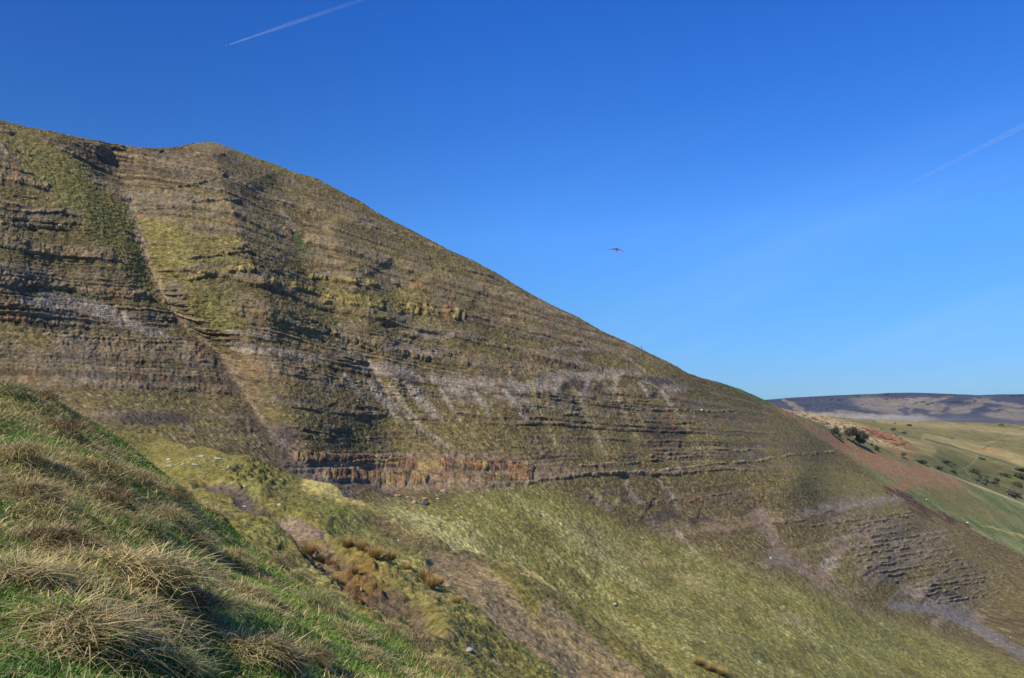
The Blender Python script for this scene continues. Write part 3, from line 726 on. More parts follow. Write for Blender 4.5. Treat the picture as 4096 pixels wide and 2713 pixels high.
    ed = mix(C(.270, .212, .118), C(.185, .142, .080), np.clip(.5 + 1.2 * g2, 0, 1))
    stones = hash01(np.floor(x / 0.22), np.floor(y / 0.3), 5)
    ed = mix(ed, C(.32, .28, .22), (stones > .90) * .5)
    pt = sstep(.25, .6, slip + .15 * g2 + .12 * fbm(x / 1.6, y / 2.2, 3, 441))
    col = mix(col, ed, pt * .94)
    col = mix(col, ed * .9, sstep(.3, .75, earthp + .3 * g2) * .88)
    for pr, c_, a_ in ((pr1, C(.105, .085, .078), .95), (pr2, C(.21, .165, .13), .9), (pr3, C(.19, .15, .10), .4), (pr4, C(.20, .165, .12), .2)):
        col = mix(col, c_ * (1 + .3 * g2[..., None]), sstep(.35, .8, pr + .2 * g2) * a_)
    bog = ell(wx, wy, 1445, 2290, 105, 55, 25, .5)
    col = mix(col, C(.135, .075, .022), np.clip(bog * (.7 + g2), 0, .85))
    col = mix(col, C(.21, .155, .050), .6 * ell(wx, wy, 1370, 2205, 260, 48, 22, .5) * np.clip(.5 + 1.6 * g2, 0, 1)); col = mix(col, C(.28, .19, .07), .4 * ell(wx, wy, 1260, 2190, 110, 26, 35, .5))
    col = mix(col, C(.120, .098, .034), .7 * ell(wx, wy, 1580, 2440, 270, 120, 40, .5) * np.clip(.5 + 1.5 * g1, 0, 1))
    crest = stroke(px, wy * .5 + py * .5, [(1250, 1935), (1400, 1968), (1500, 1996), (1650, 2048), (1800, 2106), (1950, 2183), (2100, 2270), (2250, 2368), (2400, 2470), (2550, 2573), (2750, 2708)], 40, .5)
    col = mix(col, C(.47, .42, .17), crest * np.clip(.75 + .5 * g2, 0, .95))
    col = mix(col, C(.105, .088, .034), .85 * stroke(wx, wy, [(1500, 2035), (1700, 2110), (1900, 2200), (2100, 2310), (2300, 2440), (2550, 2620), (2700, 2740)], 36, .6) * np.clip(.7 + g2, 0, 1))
    col = col * (1 - .45 * sstep(.15, .5, perlin(x / .45, y / .6, 461)))[..., None]
    # far side drops away behind the crest
    back = []
    for dist in [1, 3, 7, 14, 26, 45]:
        back.append(P[0] + np.stack([dist * P[0][:, 0] / P[0][:, 1], dist + 0 * cols, -(0.45 * dist + 0.012 * dist * dist) + 0 * cols], -1))
    front = [P[-1] + np.stack([0 * cols, 0 * cols - k_ * .8, 0 * cols - k_ * .6], -1) for k_ in (4, 12, 30)]
    P2 = np.concatenate([np.array(back[::-1]), P, np.array(front)]); col = np.concatenate([np.repeat(col[:1], len(back), 0), col, np.repeat(col[-1:], 3, 0)])
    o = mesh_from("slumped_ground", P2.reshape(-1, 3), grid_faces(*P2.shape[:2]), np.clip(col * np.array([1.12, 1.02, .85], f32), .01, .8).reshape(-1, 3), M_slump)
    tag(o, kind='structure')
    return cols, top, bot, P, N
S_slump = Surf(build_slump())

# ------------------------------------------------------------------ VALLEY SIDE beyond the edge
V_TOP = [(2950, 1640), (3060, 1625), (3120, 1632), (3153, 1641), (3215, 1650), (3280, 1659), (3350, 1671), (3450, 1677), (3560, 1682), (3700, 1685), (3850, 1689), (4000, 1694), (4100, 1700), (4800, 1730)]
val_tps = TPS([(2950, 1640, 560), (3153, 1643, 640), (3215, 1652, 820), (3350, 1672, 980), (3700, 1686, 1050), (4100, 1701, 1150), (4800, 1730, 1200), (3250, 1700, 560), (3400, 1740, 560),
               (3500, 1790, 540), (3600, 1830, 545), (3700, 1780, 680), (3850, 1925, 590), (4096, 1800, 800), (4096, 1925, 650), (4096, 2015, 600), (4800, 2100, 560), (3850, 1770, 800), (2950, 1900, 500), (3500, 1700, 820)], 1e-3)
def build_valley():
    cols = np.concatenate([np.arange(2950, 4160, 3.2), np.arange(4160, 4800, 12)]).astype(float); Rn = 230
    top = interp(cols, V_TOP) + 1.0 * fbm(cols / 50, cols * 0, 3, 501)
    bot = interp(cols, [(2950, 1800), (3400, 1900), (3900, 2060), (4800, 2300)])
    t = np.linspace(0, 1, Rn)
    PX = np.broadcast_to(cols, (Rn, len(cols))).copy(); PY = top[None] + (bot - top)[None] * t[:, None]
    D = val_tps(PX, PY)
    rg = interp(PX.ravel(), RIDGE).reshape(PX.shape); Dr = hill_tps(cols, interp(cols, RIDGE))[None]
    D = np.where(PY > rg, np.maximum(D, Dr + 25 + .25 * (PY - rg)), np.maximum(D, Dr + 8))
    W = world_pt(PX, PY, D); x, y = W[..., 0], W[..., 1]
    px = PX.astype(f32); py = PY.astype(f32)
    N = grid_normals(W)
    g1 = fbm(px / 90, py / 22, 4, 511); g2 = fbm(px / 16, py / 5, 3, 521)
    g1 = fbm((x + y * .3) / 40, (y - x * .3) / 60, 4, 511); g2 = fbm(x / 5, y / 9, 3, 521)
    wx = px + 14 * g1; wy = py + 6 * fbm(x / 30, y / 50, 3, 531)
    d = 0.5 * fbm(x / 12, y / 16, 4, 541)
    col = mix(C(.130, .140, .055), C(.100, .115, .045), np.clip(.5 + g1 * 1.6, 0, 1))
    col = mix(col, C(.27, .24, .13), np.clip(.15 + .7 * g2 + .5 * g1, 0, .7))
    tan_ = np.maximum(stroke(wx, wy, [(3140, 1645), (3300, 1690), (3480, 1740), (3660, 1790), (3720, 1800)], 26, .4), stroke(wx, wy, [(3520, 1680), (3700, 1700), (3900, 1710), (4100, 1735)], 12, .6) * .4)
    tan_ = np.maximum(tan_, .5 * stroke(wx, wy, [(3700, 1758), (3850, 1785), (3980, 1810), (4110, 1850), (4300, 1900)], 20, .5))
    col = mix(col, C(.36, .32, .19), tan_ * .9)
    br = np.maximum(ell(wx, wy, 3565, 1758, 130, 17, 23, .25), ell(wx, wy, 3320, 1715, 90, 16, 30, .4) * .3); br = np.maximum(br, ell(wx, wy, 3590, 1815, 90, 10, 17, .4) * .7)
    col = mix(col, BRACKEN, br * .9)
    col = mix(col, C(.075, .090, .040), .75 * ell(wx, wy, 3950, 1910, 260, 60, 12, .5))
    col = mix(col, C(.085, .105, .042), .6 * ell(wx, wy, 3760, 1830, 180, 50, 20, .5))
    col = mix(col, C(.30, .19, .07), .6 * ell(wx, wy, 3950, 1803, 60, 7, 8, .5))
    col = col * np.array([1.20, .99, .76], f32)
    for pts, w, c_, a_ in [([(4100, 1708), (4050, 1722), (4010, 1745), (3985, 1765), (3945, 1772), (3935, 1785)], 1.5, C(.33, .28, .18), .5), ([(3905, 1815), (3908, 1830), (3890, 1855), (3870, 1868), (3820, 1888)], 1.4, C(.31, .27, .17), .55), ([(3858, 1876), (3872, 1893), (3880, 1920)], 1.4, C(.31, .27, .17), .5),
                           ([(3700, 1757), (3790, 1780), (3880, 1808), (3960, 1830), (4060, 1862), (4120, 1890)], 3.0, C(.075, .08, .04), .8), ([(3560, 1722), (3620, 1738), (3680, 1755)], 3, C(.09, .09, .045), .7), ([(3980, 1775), (3930, 1795)], 3, C(.09, .10, .05), .6)]:
        col = mix(col, c_, stroke(px + 2 * g2, py + 2 * g1, pts, w, .4) * a_)
    P = W + N * d[..., None]
    back = []
    for dist in [5, 20, 60, 150, 400]:
        back.append(P[0] + np.stack([0.3 * dist + 0 * cols, dist + 0 * cols, -(0.08 * dist + .0004 * dist * dist) + 0 * cols], -1))
    P2 = np.concatenate([np.array(back[::-1]), P]); col = np.concatenate([np.repeat(col[:1], len(back), 0), col])
    o = mesh_from("valley_side", P2.reshape(-1, 3), grid_faces(*P2.shape[:2]), np.clip(col, .01, .8).reshape(-1, 3), M_valley)
    tag(o, kind='structure')
    return cols, top, bot, P, N
S_val = Surf(build_valley())

# ------------------------------------------------------------------ FAR MOOR and the plain in front of it
M_TOP = [(2500, 1640), (2900, 1612), (3072, 1599), (3150, 1592), (3280, 1585), (3400, 1579), (3500, 1576), (3560, 1572), (3650, 1571), (3750, 1574), (3850, 1578), (3910, 1581), (4000, 1578), (4080, 1577), (4200, 1580), (4800, 1600)]
def build_moor():
    cols = np.arange(2500, 4800, 4).astype(float); Rn = 170
    top = interp(cols, M_TOP) + 0.8 * fbm(cols / 60, cols * 0, 3, 601)
    t = np.linspace(0, 1, Rn)
    PX = np.broadcast_to(cols, (Rn, len(cols))).copy(); bot = top * 0 + 1760.0
    PY = top[None] + (bot - top)[None] * t[:, None]
    D = interp(PY.ravel(), [(1570, 7000), (1600, 6500), (1650, 5600), (1672, 5200), (1680, 3500), (1700, 3000), (1760, 2200)]).reshape(PY.shape)
    px = PX.astype(f32); py = PY.astype(f32)
    f1 = fbm(px / 90, py / 26, 4, 611)
    D = D * (1 - 0.035 * f1 * sstep(1680, 1640, py)) 
    for a, k in [((3690, 1640, 90, 26, 0), .03), ((3800, 1625, 60, 26, 30), .025), ((3560, 1625, 110, 20, 20), .015)]:
        D = D * (1 + k * ell(px, py, *a, .8))
    W = world_pt(PX, PY, D); x, y = W[..., 0], W[..., 1]
    g2 = fbm(px / 14, py / 4.5, 3, 621)
    wx = px + 26 * fbm(px / 60, py / 16, 3, 631); wy = py + 7 * fbm(px / 50, py / 12, 4, 641)
    heather = C(.042, .039, .044)
    tanc = mix(C(.215, .160, .105), C(.17, .145, .08), np.clip(.5 + g2, 0, 1))
    m = np.zeros_like(px)
    for a in [(3560, 1625, 150, 32, 8), (3720, 1640, 150, 30, 0), (3640, 1605, 110, 12, 0), (3860, 1640, 110, 14, -25), (3950, 1605, 60, 7, 10), (3700, 1592, 40, 5, 0),
              (4050, 1640, 90, 9, 5), (4060, 1665, 130, 14, 3), (3400, 1650, 70, 7, 5), (3180, 1625, 60, 10, 30), (3830, 1625, 60, 14, -20), (4040, 1618, 60, 8, 8), (3500, 1665, 300, 10, 3), (3760, 1597, 50, 6, -10)]:
        m = np.maximum(m, ell(wx, wy, *a, .3))
    for a in [(3660, 1645, 16, 12, 0), (3690, 1648, 30, 12, 10), (3620, 1650, 24, 14, 60), (3830, 1615, 60, 12, 0), (3780, 1640, 26, 8, -30), (3730, 1660, 30, 6, 0), (3780, 1665, 40, 10, -10)]:
        m *= 1 - .85 * ell(wx, wy, *a, .4)
    m = np.maximum(m, .45 * (g2 > .32) * (px < 3500))
    col = mix(np.broadcast_to(heather, px.shape + (3,)), tanc, m * .9)
    drk = ell(wx, wy, 3850, 1672, 90, 17, 0, .2)
    col = mix(col, C(.05, .052, .06), drk * .85)
    plain = sstep(1650, 1664, wy + (px - 3400) * -0.028)
    plain *= 1 - .8 * sstep(3650, 3760, px)
    pc = mix(C(.26, .22, .165), C(.31, .27, .20), np.clip(.5 + g2 * 2, 0, 1))
    col = mix(col, pc, plain * .95)
    N = grid_normals(W)
    o_back = [W[0] + np.stack([0 * cols, d_ + 0 * cols, -(.05 * d_) + 0 * cols], -1) for d_ in (3000, 800, 200)]
    P2 = np.concatenate([np.array(o_back), W]); col = np.concatenate([np.repeat(col[:1], 3, 0), col])
    o = mesh_from("moor", P2.reshape(-1, 3), grid_faces(*P2.shape[:2]), np.clip(col, .01, .8).reshape(-1, 3), M_moor)
    tag(o, kind='structure')
build_moor()

# the low ground under everything, out to the horizon
def build_ground():
    r = np.concatenate([[0], np.geomspace(30, 10400, 36)]); a = np.linspace(0, 2 * math.pi, 97)[:-1]
    R_, A_ = np.meshgrid(r, a, indexing='ij')
    x = R_ * np.cos(A_); y = R_ * np.sin(A_)
    z = -175 - 0.0 * R_ + 12 * fbm(x / 400, y / 400, 3, 701)
    V = np.stack([x, y, z], -1)
    V = np.concatenate([V, V[:, :1]], 1)
    col = mix(C(.10, .12, .05), C(.17, .16, .08), np.clip(.5 + fbm(V[..., 0] / 120, V[..., 1] / 120, 3, 711), 0, 1))
    o = mesh_from("ground", V.reshape(-1, 3), grid_faces(*V.shape[:2]), col.reshape(-1, 3), M_valley)
    tag(o, kind='structure')
build_ground()

# ------------------------------------------------------------------ GRASSY BANK in the foreground
B_TOP = [(-900, 1480), (-300, 1500), (0, 1535), (90, 1552), (180, 1580), (260, 1618), (330, 1660), (420, 1712), (500, 1768), (600, 1848), (720, 1945), (820, 2030), (900, 2090), (1000, 2172), (1100, 2248),
         (1200, 2322), (1300, 2385), (1400, 2440), (1500, 2498), (1600, 2552), (1700, 2610), (1800, 2672), (1900, 2735), (2100, 2870)]
bank_tps = TPS([(-900, 1480, 13), (0, 1535, 14), (180, 1580, 14.5), (420, 1712, 15.5), (600, 1848, 16), (900, 2090, 15.2), (1200, 2322, 13.6), (1500, 2498, 12), (1900, 2735, 10.5), (2200, 2920, 10),
                (0, 1800, 9.8), (300, 1900, 10.0), (0, 2100, 6.8), (300, 2150, 7.2), (600, 2150, 9.2), (650, 2350, 6.8), (300, 2400, 5.2), (0, 2450, 4.6), (1000, 2450, 8.8), (0, 2713, 3.6), (500, 2713, 4.4),
                (900, 2713, 5.6), (1300, 2713, 7.6), (1600, 2713, 9.4), (-900, 2200, 4.5), (-900, 2713, 3.0), (0, 3100, 2.6), (900, 3100, 3.7), (1800, 3100, 6.5), (850, 2250, 11.2)], 1e-3)
# tussocks: plan position of the crown, radius m, height m, kind (0 straw, 1 brown, 2 green-straw), label
TUSS = [
    (560, 2330, .62, .42, 0, "biggest straw tussock of the foreground, its brown right side throwing a long black shadow"),
    (760, 2440, .34, .30, 1, "brown matted tussock on the shaded right flank of the biggest straw tussock"),
    (300, 2500, .45, .22, 0, "wide mat of bleached stems lying below and left of the biggest straw tussock"),
    (230, 2170, .42, .30, 1, "dark brown tussock with bleached stems hanging off its left side, at the left margin"),
    (1010, 2640, .40, .34, 0, "pale tussock with long arching stems at the bottom edge of the picture"),
    (1120, 2690, .26, .26, 1, "brown tangle right beside the pale arching tussock at the bottom edge"),
    (90, 1860, .42, .34, 0, "bleached tussock cut by the left edge, just under the crest"),
    (260, 1730, .50, .34, 1, "brown leaning tussock on the crest beside the smooth green strip"),
    (60, 1590, .45, .30, 2, "grey green tussock with a dark hollow at the very top left of the bank"),
    (180, 1600, .34, .26, 1, "small brown tussock on the skyline end of the bank"),
    (400, 1910, .55, .34, 0, "broad sunlit straw tussock in the middle of the upper bank"),
    (430, 2020, .40, .30, 1, "brown tussock with a black shadow, above the green hollow"),
    (560, 1940, .40, .30, 0, "pale straw tussock where the green strip begins on the crest"),
    (700, 2010, .38, .34, 1, "russet brown upright tussock near the crest edge"),
    (660, 2090, .40, .28, 0, "straw tussock directly below the russet upright one"),
    (560, 2130, .34, .24, 2, "mixed green and straw tussock above the biggest tussock"),
    (120, 2010, .36, .26, 1, "brown tuft between the two dark tussocks at the left margin"),
    (780, 2180, .36, .26, 0, "straw tussock halfway along the crest with a small shadow"),
    (930, 2260, .42, .28, 0, "pair of flattened straw clumps left of the dark shadowed tuft"),
    (1110, 2270, .30, .30, 1, "small dark tuft standing alone on the crest with a slanting shadow"),
    (1190, 2330, .32, .26, 0, "spiky straw tuft just below the small dark lone tuft"),
    (1000, 2390, .40, .24, 0, "low straw tussock in the middle of the lower bank"),
    (890, 2460, .34, .24, 2, "green and straw tussock beside the end of the long black shadow"),
    (1250, 2440, .34, .28, 2, "grey straw tuft casting a narrow black shadow on the lower bank"),
    (1330, 2480, .30, .22, 0, "narrow straw tuft right of the narrow black shadow"),
    (1400, 2560, .34, .22, 0, "straw tuft among green grass toward the lower crest"),
    (1480, 2640, .32, .20, 0, "flattened straw clump near the bottom edge"),
    (1660, 2590, .40, .24, 1, "tawny tussock on the lower crest by the bare earth"),
    (1560, 2500, .30, .20, 0, "straw tuft on the lower crest edge above the tawny tussock"),
    (1240, 2650, .26, .26, 1, "small brown upright tuft at the bottom beside the pale arching tussock"),
    (60, 2330, .40, .22, 0, "straw clump with green blades cut by the left edge at mid height"),
    (880, 2060, .34, .26, 0, "pale dry clump overhanging the head of the earth ditch"),
    (1330, 2330, .30, .20, 0, "dry clump on the crest near the grey boulder of the ditch"),
    (700, 2650, .26, .14, 2, "low green and straw clump in the short grass at the bottom left"),
    (1780, 2680, .32, .20, 0, "last straw clump of the crest at the bottom edge"),
]
B = {}
def build_bank():
    cols = np.concatenate([np.arange(-900, -100, 16), np.arange(-100, 2120, 4)]).astype(float); Rn = 420
    top = interp(cols, B_TOP) + 3 * fbm(cols / 40, cols * 0, 3, 801)
    bot = np.maximum(top + 60, 3100.0)
    t = np.linspace(0, 1, Rn) ** 1.15
    PX = np.broadcast_to(cols, (Rn, len(cols))).copy(); PY = top[None] + (bot - top)[None] * t[:, None]
    D = bank_tps(PX, PY); W = world_pt(PX, PY, D); x, y = W[..., 0], W[..., 1]
    N = grid_normals(W)
    up = N * .5 + np.array([0, 0, .5]); up /= np.linalg.norm(up, axis=-1, keepdims=True)
    d = 0.16 * fbm(x / 1.6, y / 1.9, 3, 811) + 0.05 * fbm(x / .45, y / .5, 3, 821)
    edge = sstep(0, 60, PY - top[None])
    d = d * edge
    cen = []
    for (tx, ty, r, h, k, lab) in TUSS:
        ci = int(np.clip(np.searchsorted(cols, tx), 0, len(cols) - 1)); ri = int(np.argmin(np.abs(PY[:, ci] - ty)))
        c = W[ri, ci]; cen.append((ri, ci))
        rr = (x - c[0]) ** 2 + (y - c[1]) ** 2
        d += 0.36 * h * np.exp(-(rr / (r * .62) ** 2) ** 1.3)
    P = W + up * d[..., None]
    px = PX.astype(f32); py = PY.astype(f32)
    g = fbm(x / .8, y / .9, 3, 831)
    col = mix(C(.085, .125, .026), C(.18, .155, .065), np.clip(.4 + g, 0, 1))
    back = []
    for dist in [.4, 1, 2, 4, 8, 16]:
        back.append(P[0] + np.stack([dist * P[0][:, 0] / P[0][:, 1], dist + 0 * cols, -(.75 * dist + .015 * dist ** 2) + 0 * cols], -1))
    P2 = np.concatenate([np.array(back[::-1]), P]); c2 = np.concatenate([np.repeat(col[:1], len(back), 0), col])
    o = mesh_from("grassy_bank", P2.reshape(-1, 3), grid_faces(*P2.shape[:2]), c2.reshape(-1, 3), M_bank)
    tag(o, kind='structure')
    B.update(cols=cols, top=top, bot=bot, PX=PX, PY=PY, P=P, N=up, D=D, cen=cen)
    return cols, top, bot, P, up
S_bank = Surf(build_bank())

def blades(root, up, head, length, width, lean, col, segs=3, curl=None, fold=0.0):
    """vectorised grass blades -> verts, quads, tris, colours. head: unit (n,3) lean direction"""
    n = len(root); ts = np.linspace(0, 1, segs + 1)
    side = np.cross(head, up); side /= np.maximum(np.linalg.norm(side, axis=1, keepdims=True), 1e-6)
    tw = rng.uniform(-.9, .9, n)[:, None]
    side = side * np.cos(tw) + head * np.sin(tw) * .8
    curl = lean * 0.9 if curl is None else curl
    V = []; Cc = []
    for i, t in enumerate(ts):
        hgt = length * (t - 0.5 * curl * t * t)[..., None] if False else (length * (t * (1 - lean * .35) - .52 * curl * t * t))[:, None]
        out = (length * (lean * .55 * t + .62 * curl * t * t))[:, None]
        c = root + up * hgt + head * out
        w = (width * (1 - t ** 2.2) * .5)[:, None]
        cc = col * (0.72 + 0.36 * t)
        if i < segs:
            V += [c - side * w, c + side * w]; Cc += [cc, cc]
        else:
            V += [c]; Cc += [cc]
    k = 2 * segs + 1
    V = np.stack(V, 1).reshape(-1, 3); Cc = np.stack(Cc, 1).reshape(-1, 3)
    base = (np.arange(n) * k)[:, None]
    q = np.concatenate([base + np.array([[2 * i, 2 * i + 1, 2 * i + 3, 2 * i + 2]]) for i in range(segs - 1)], 0) if segs > 1 else np.zeros((0, 4), int)
    tr = base + np.array([[2 * segs - 2, 2 * segs - 1, 2 * segs]])
    return V, q.astype(np.int32), tr.astype(np.int32), Cc

def unit(v): return v / np.maximum(np.linalg.norm(v, axis=-1, keepdims=True), 1e-9)

def sample_grid(S_P, S_N, r, c):
    """bilinear sample of a grid at float rows/cols"""
    r0 = np.clip(np.floor(r).astype(int), 0, S_P.shape[0] - 2); c0 = np.clip(np.floor(c).astype(int), 0, S_P.shape[1] - 2)
    fr = (r - r0)[:, None]; fc = (c - c0)[:, None]
    P = (S_P[r0, c0] * (1 - fr) * (1 - fc) + S_P[r0 + 1, c0] * fr * (1 - fc) + S_P[r0, c0 + 1] * (1 - fr) * fc + S_P[r0 + 1, c0 + 1] * fr * fc)
    return P, S_N[r0, c0], r0, c0

def build_turf():
    P, N, PX, PY, D = B['P'], B['N'], B['PX'], B['PY'], B['D']
    R, Cn = PX.shape
    # mean count per cell from its true area and a density falling with distance
    e1 = np.linalg.norm(np.diff(P[:, :-1], axis=0), axis=-1); e2 = np.linalg.norm(np.diff(P[:-1], axis=1), axis=-1)
    area = e1 * e2
    dist = D[:-1, :-1]
    vis = (PX[:-1, :-1] > -140) & (PY[:-1, :-1] < 2900)
    dens = 6500 / (1 + (dist / 7.0) ** 1.7) * vis
    lam = area * dens
    tot = lam.sum(); print("turf blades", tot)
    cdf = np.cumsum(lam.ravel()); n = int(min(tot, 650000))
    idx = np.searchsorted(cdf, rng.random(n) * cdf[-1]); idx = np.minimum(idx, lam.size - 1)
    rr, cc = np.unravel_index(idx, lam.shape)
    r = rr + rng.random(n); c = cc + rng.random(n)
    root, up, r0, c0 = sample_grid(P, N, r, c)
    px = PX[r0, c0]; py = PY[r0, c0]; dd = D[r0, c0]
    x, y = root[:, 0], root[:, 1]
    wx = px + 40 * fbm(x / .9, y / 1.1, 3, 901); wy = py + 30 * fbm(x / .9, y / 1.1, 3, 911)
    # straw field: upper left of the bank and round tussocks, green strip along the crest and in hollows
    s = 0.02 + 1.2 * fbm(x / 1.5, y / 1.8, 3, 921) + .45 * fbm(x / .5, y / .5, 2, 923)
    s += 0.42 * sstep(900, 250, wx) * sstep(2150, 1850, wy) - 0.55 * ell(wx, wy, 520, 1790, 260, 46, 42, .4) - .30 * stroke(wx, wy, [(900, 2130), (1200, 2370), (1600, 2600)], 60, .6)
    s -= 0.45 * ell(wx, wy, 420, 2640, 700, 60, 3, .5) + .35 * ell(wx, wy, 900, 2230, 160, 60, 40, .5) + .3 * ell(wx, wy, 1000, 2560, 300, 60, 10, .6)
    for (tx, ty, rad, h, k, lab), (ri, ci) in zip(TUSS, B['cen']):
        cpt = P[ri, ci]; q2 = ((x - cpt[0]) ** 2 + (y - cpt[1]) ** 2) / (rad * 1.15) ** 2
        s += .55 * np.exp(-q2)
    straw = rng.random(n) < np.clip(s, .06, .88)
    down = unit(np.stack([0.75 + 0 * x, -.25 + 0 * x, -.45 + 0 * x], -1))
    ang = rng.uniform(0, 2 * math.pi, n) + 0
    flow = 2.2 * fbm(x / 1.4, y / 1.4, 2, 931)
    hd = np.stack([np.cos(ang), np.sin(ang), 0 * ang], -1) * 1.0 + np.stack([np.cos(flow - .5), np.sin(flow - .5), 0 * ang], -1) * .4
    hd = unit(hd - up * np.sum(hd * up, 1, keepdims=True))
    L = np.where(straw, rng.uniform(.05, .19, n), rng.uniform(.03, .09, n)) * (1 + .25 * fbm(x / .6, y / .6, 2, 941))
    wd = np.where(straw, .0060, .0062) * (1 + .055 * dd) * rng.uniform(.7, 1.3, n)
    lean = np.where(straw, rng.uniform(.3, 1.2, n), rng.uniform(.15, .7, n))
    gcol = mix(C(.135, .33, .030), C(.29, .41, .055), rng.random(n).astype(f32))
    gcol = mix(gcol, C(.09, .18, .035), np.clip(.3 + 1.5 * fbm(x / .9, y / .9, 2, 951), 0, .7))
    scol = mix(C(.76, .60, .26), C(.52, .40, .15), rng.random(n).astype(f32))
    scol = mix(scol, C(.24, .26, .07), (rng.random(n) < .25) * .7)
    col = np.where(straw[:, None], scol, gcol) * rng.uniform(.7, 1.2, n)[:, None]
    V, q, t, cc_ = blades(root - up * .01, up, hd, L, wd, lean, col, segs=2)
    o = mesh_from("grass", V, [q, t], cc_, M_blade)
    tag(o, "short green and straw coloured grass covering the foreground bank", "grass", kind='stuff')
build_turf()

def long_stems():
    # bent, fallen stems of last year's grass lying across the turf
    P, N, PX, PY, D = B['P'], B['N'], B['PX'], B['PY'], B['D']
    e1 = np.linalg.norm(np.diff(P[:, :-1], axis=0), axis=-1); e2 = np.linalg.norm(np.diff(P[:-1], axis=1), axis=-1)
    lam = e1 * e2 / (1 + (D[:-1, :-1] / 9.0) ** 1.5) * (PX[:-1, :-1] > -140) * (PY[:-1, :-1] < 2900)
    cl = fbm(P[:-1, :-1, 0] / .55, P[:-1, :-1, 1] / .55, 3, 971)
    px_, py_ = PX[:-1, :-1], PY[:-1, :-1]
    lam = lam * np.clip(-.08 + 2.6 * cl, .01, 1.2) * (.25 + .75 * np.maximum(sstep(950, 450, px_) * sstep(2300, 2000, py_), ell(px_, py_, 420, 2400, 420, 220, 0, .6)))
    n = 7500; cdf = np.cumsum(lam.ravel()); idx = np.minimum(np.searchsorted(cdf, rng.random(n) * cdf[-1]), lam.size - 1)
    rr, cc = np.unravel_index(idx, lam.shape)
    root, up, r0, c0 = sample_grid(P, N, rr + rng.random(n), cc + rng.random(n))
    a = rng.uniform(0, 6.283, n) + 1.5 * fbm(root[:, 0] / .8, root[:, 1] / .8, 2, 975)
    hd = np.stack([np.cos(a), np.sin(a), 0 * a], -1); hd = unit(hd - up * np.sum(hd * up, 1, keepdims=True))
    col = mix(C(.78, .62, .27), C(.50, .36, .16), rng.random(n).astype(f32)) * rng.uniform(.65, 1.15, n)[:, None]
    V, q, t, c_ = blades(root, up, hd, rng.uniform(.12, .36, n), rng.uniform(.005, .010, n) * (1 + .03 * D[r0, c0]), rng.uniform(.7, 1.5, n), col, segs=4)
    o = mesh_from("fallen_grass", V, [q, t], c_, M_blade)
    tag(o, "bent and fallen straw stems lying across the green turf of the bank", "grass", kind='stuff')
long_stems()

def tussock_mesh(kind, r, h, seed, n=1500):
    g = np.random.default_rng(seed)
    # sheaves of stems that lean together, rooted over a low dome
    ns = 46
    sa = g.uniform(0, 2 * math.pi, ns); sr = np.sqrt(g.random(ns)) * r * .85
    sx, sy = sr * np.cos(sa), sr * np.sin(sa)
    sh = g.uniform(0, 2 * math.pi, ns)
    k = g.integers(0, ns, n)
    x = sx[k] + g.normal(0, .16 * r, n); y = sy[k] + g.normal(0, .16 * r, n)
    rad = np.hypot(x, y)
    root = np.stack([x, y, .30 * h * np.clip(1 - (rad / r) ** 2, -.3, 1)], -1)
    out = np.stack([x, y, 0 * x], -1) / np.maximum(rad, 1e-3)[:, None]
    hv = np.stack([np.cos(sh[k]), np.sin(sh[k]), 0 * x], -1)
    rnd = g.uniform(0, 2 * math.pi, n); rv = np.stack([np.cos(rnd), np.sin(rnd), 0 * x], -1)
    hd = unit(out * (.1 + .45 * (rad / r))[:, None] + hv * .8 + rv * .85 + np.array([[-.12, -.15, 0]]))
    up = unit(np.array([[0, 0, 1.0]]) + out * (.35 * rad / r)[:, None] + rv * .25)
    L = (g.uniform(.35, 1.1, n) ** 1.3 + .12) * (h * .52 + .09) * g.uniform(.7, 1.3, ns)[k]
    lean = g.uniform(.5, 1.5, ns)[k] * g.uniform(.7, 1.3, n) + .1 * rad / r
    wd = g.uniform(.0055, .0115, n)
    t_ = g.random(n).astype(f32)
    if kind == 0: col = mix(C(.76, .60, .28), C(.54, .41, .17), t_)
    elif kind == 1: col = mix(C(.46, .31, .15), C(.25, .165, .08), t_)
    else: col = mix(C(.24, .32, .08), C(.58, .50, .25), t_)
    mixm = g.random(n)
    col = np.where((mixm < .16)[:, None], C(.11, .18, .035), col)
    col = np.where((mixm > (.78 if kind == 1 else .9))[:, None], C(.54, .44, .24), col)
    col = col * g.uniform(.6, 1.2, n)[:, None] * g.uniform(.75, 1.15, ns)[k][:, None]
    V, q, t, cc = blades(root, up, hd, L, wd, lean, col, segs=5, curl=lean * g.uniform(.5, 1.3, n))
    return mesh_from("grass_tussock", V, [q, t], cc, M_blade, link=False)

def place_tussocks():
    tmp = {}
    for i, (tx, ty, r, h, k, lab) in enumerate(TUSS):
        ri, ci = B['cen'][i]
        key = (k, int(B['D'][ri, ci] > 9), i % 2 if B['D'][ri, ci] > 9 else i)
        if key not in tmp: tmp[key] = tussock_mesh(k, .40, .32, 100 + i, 1150 if key[1] == 0 else 620)
        o = bpy.data.objects.new("grass_tussock", tmp[key]); sc.collection.objects.link(o)
        p = B['P'][ri, ci] - B['N'][ri, ci] * .06
        o.location = p
        z = Vector(B['N'][ri, ci]) * .7 + Vector((0, 0, .3))
        o.rotation_euler = z.to_track_quat('Z', 'Y').to_euler()
        o.rotation_euler.rotate_axis('Z', rng.uniform(-.5, .5))
        w = 1.35 if B['D'][ri, ci] > 9 else 1.0
        o.scale = (r / .52, r / .52, max(.6, h / .36) * w * 1.0)
        tag(o, lab, "tussock", "grass tussocks on the foreground bank")
place_tussocks()

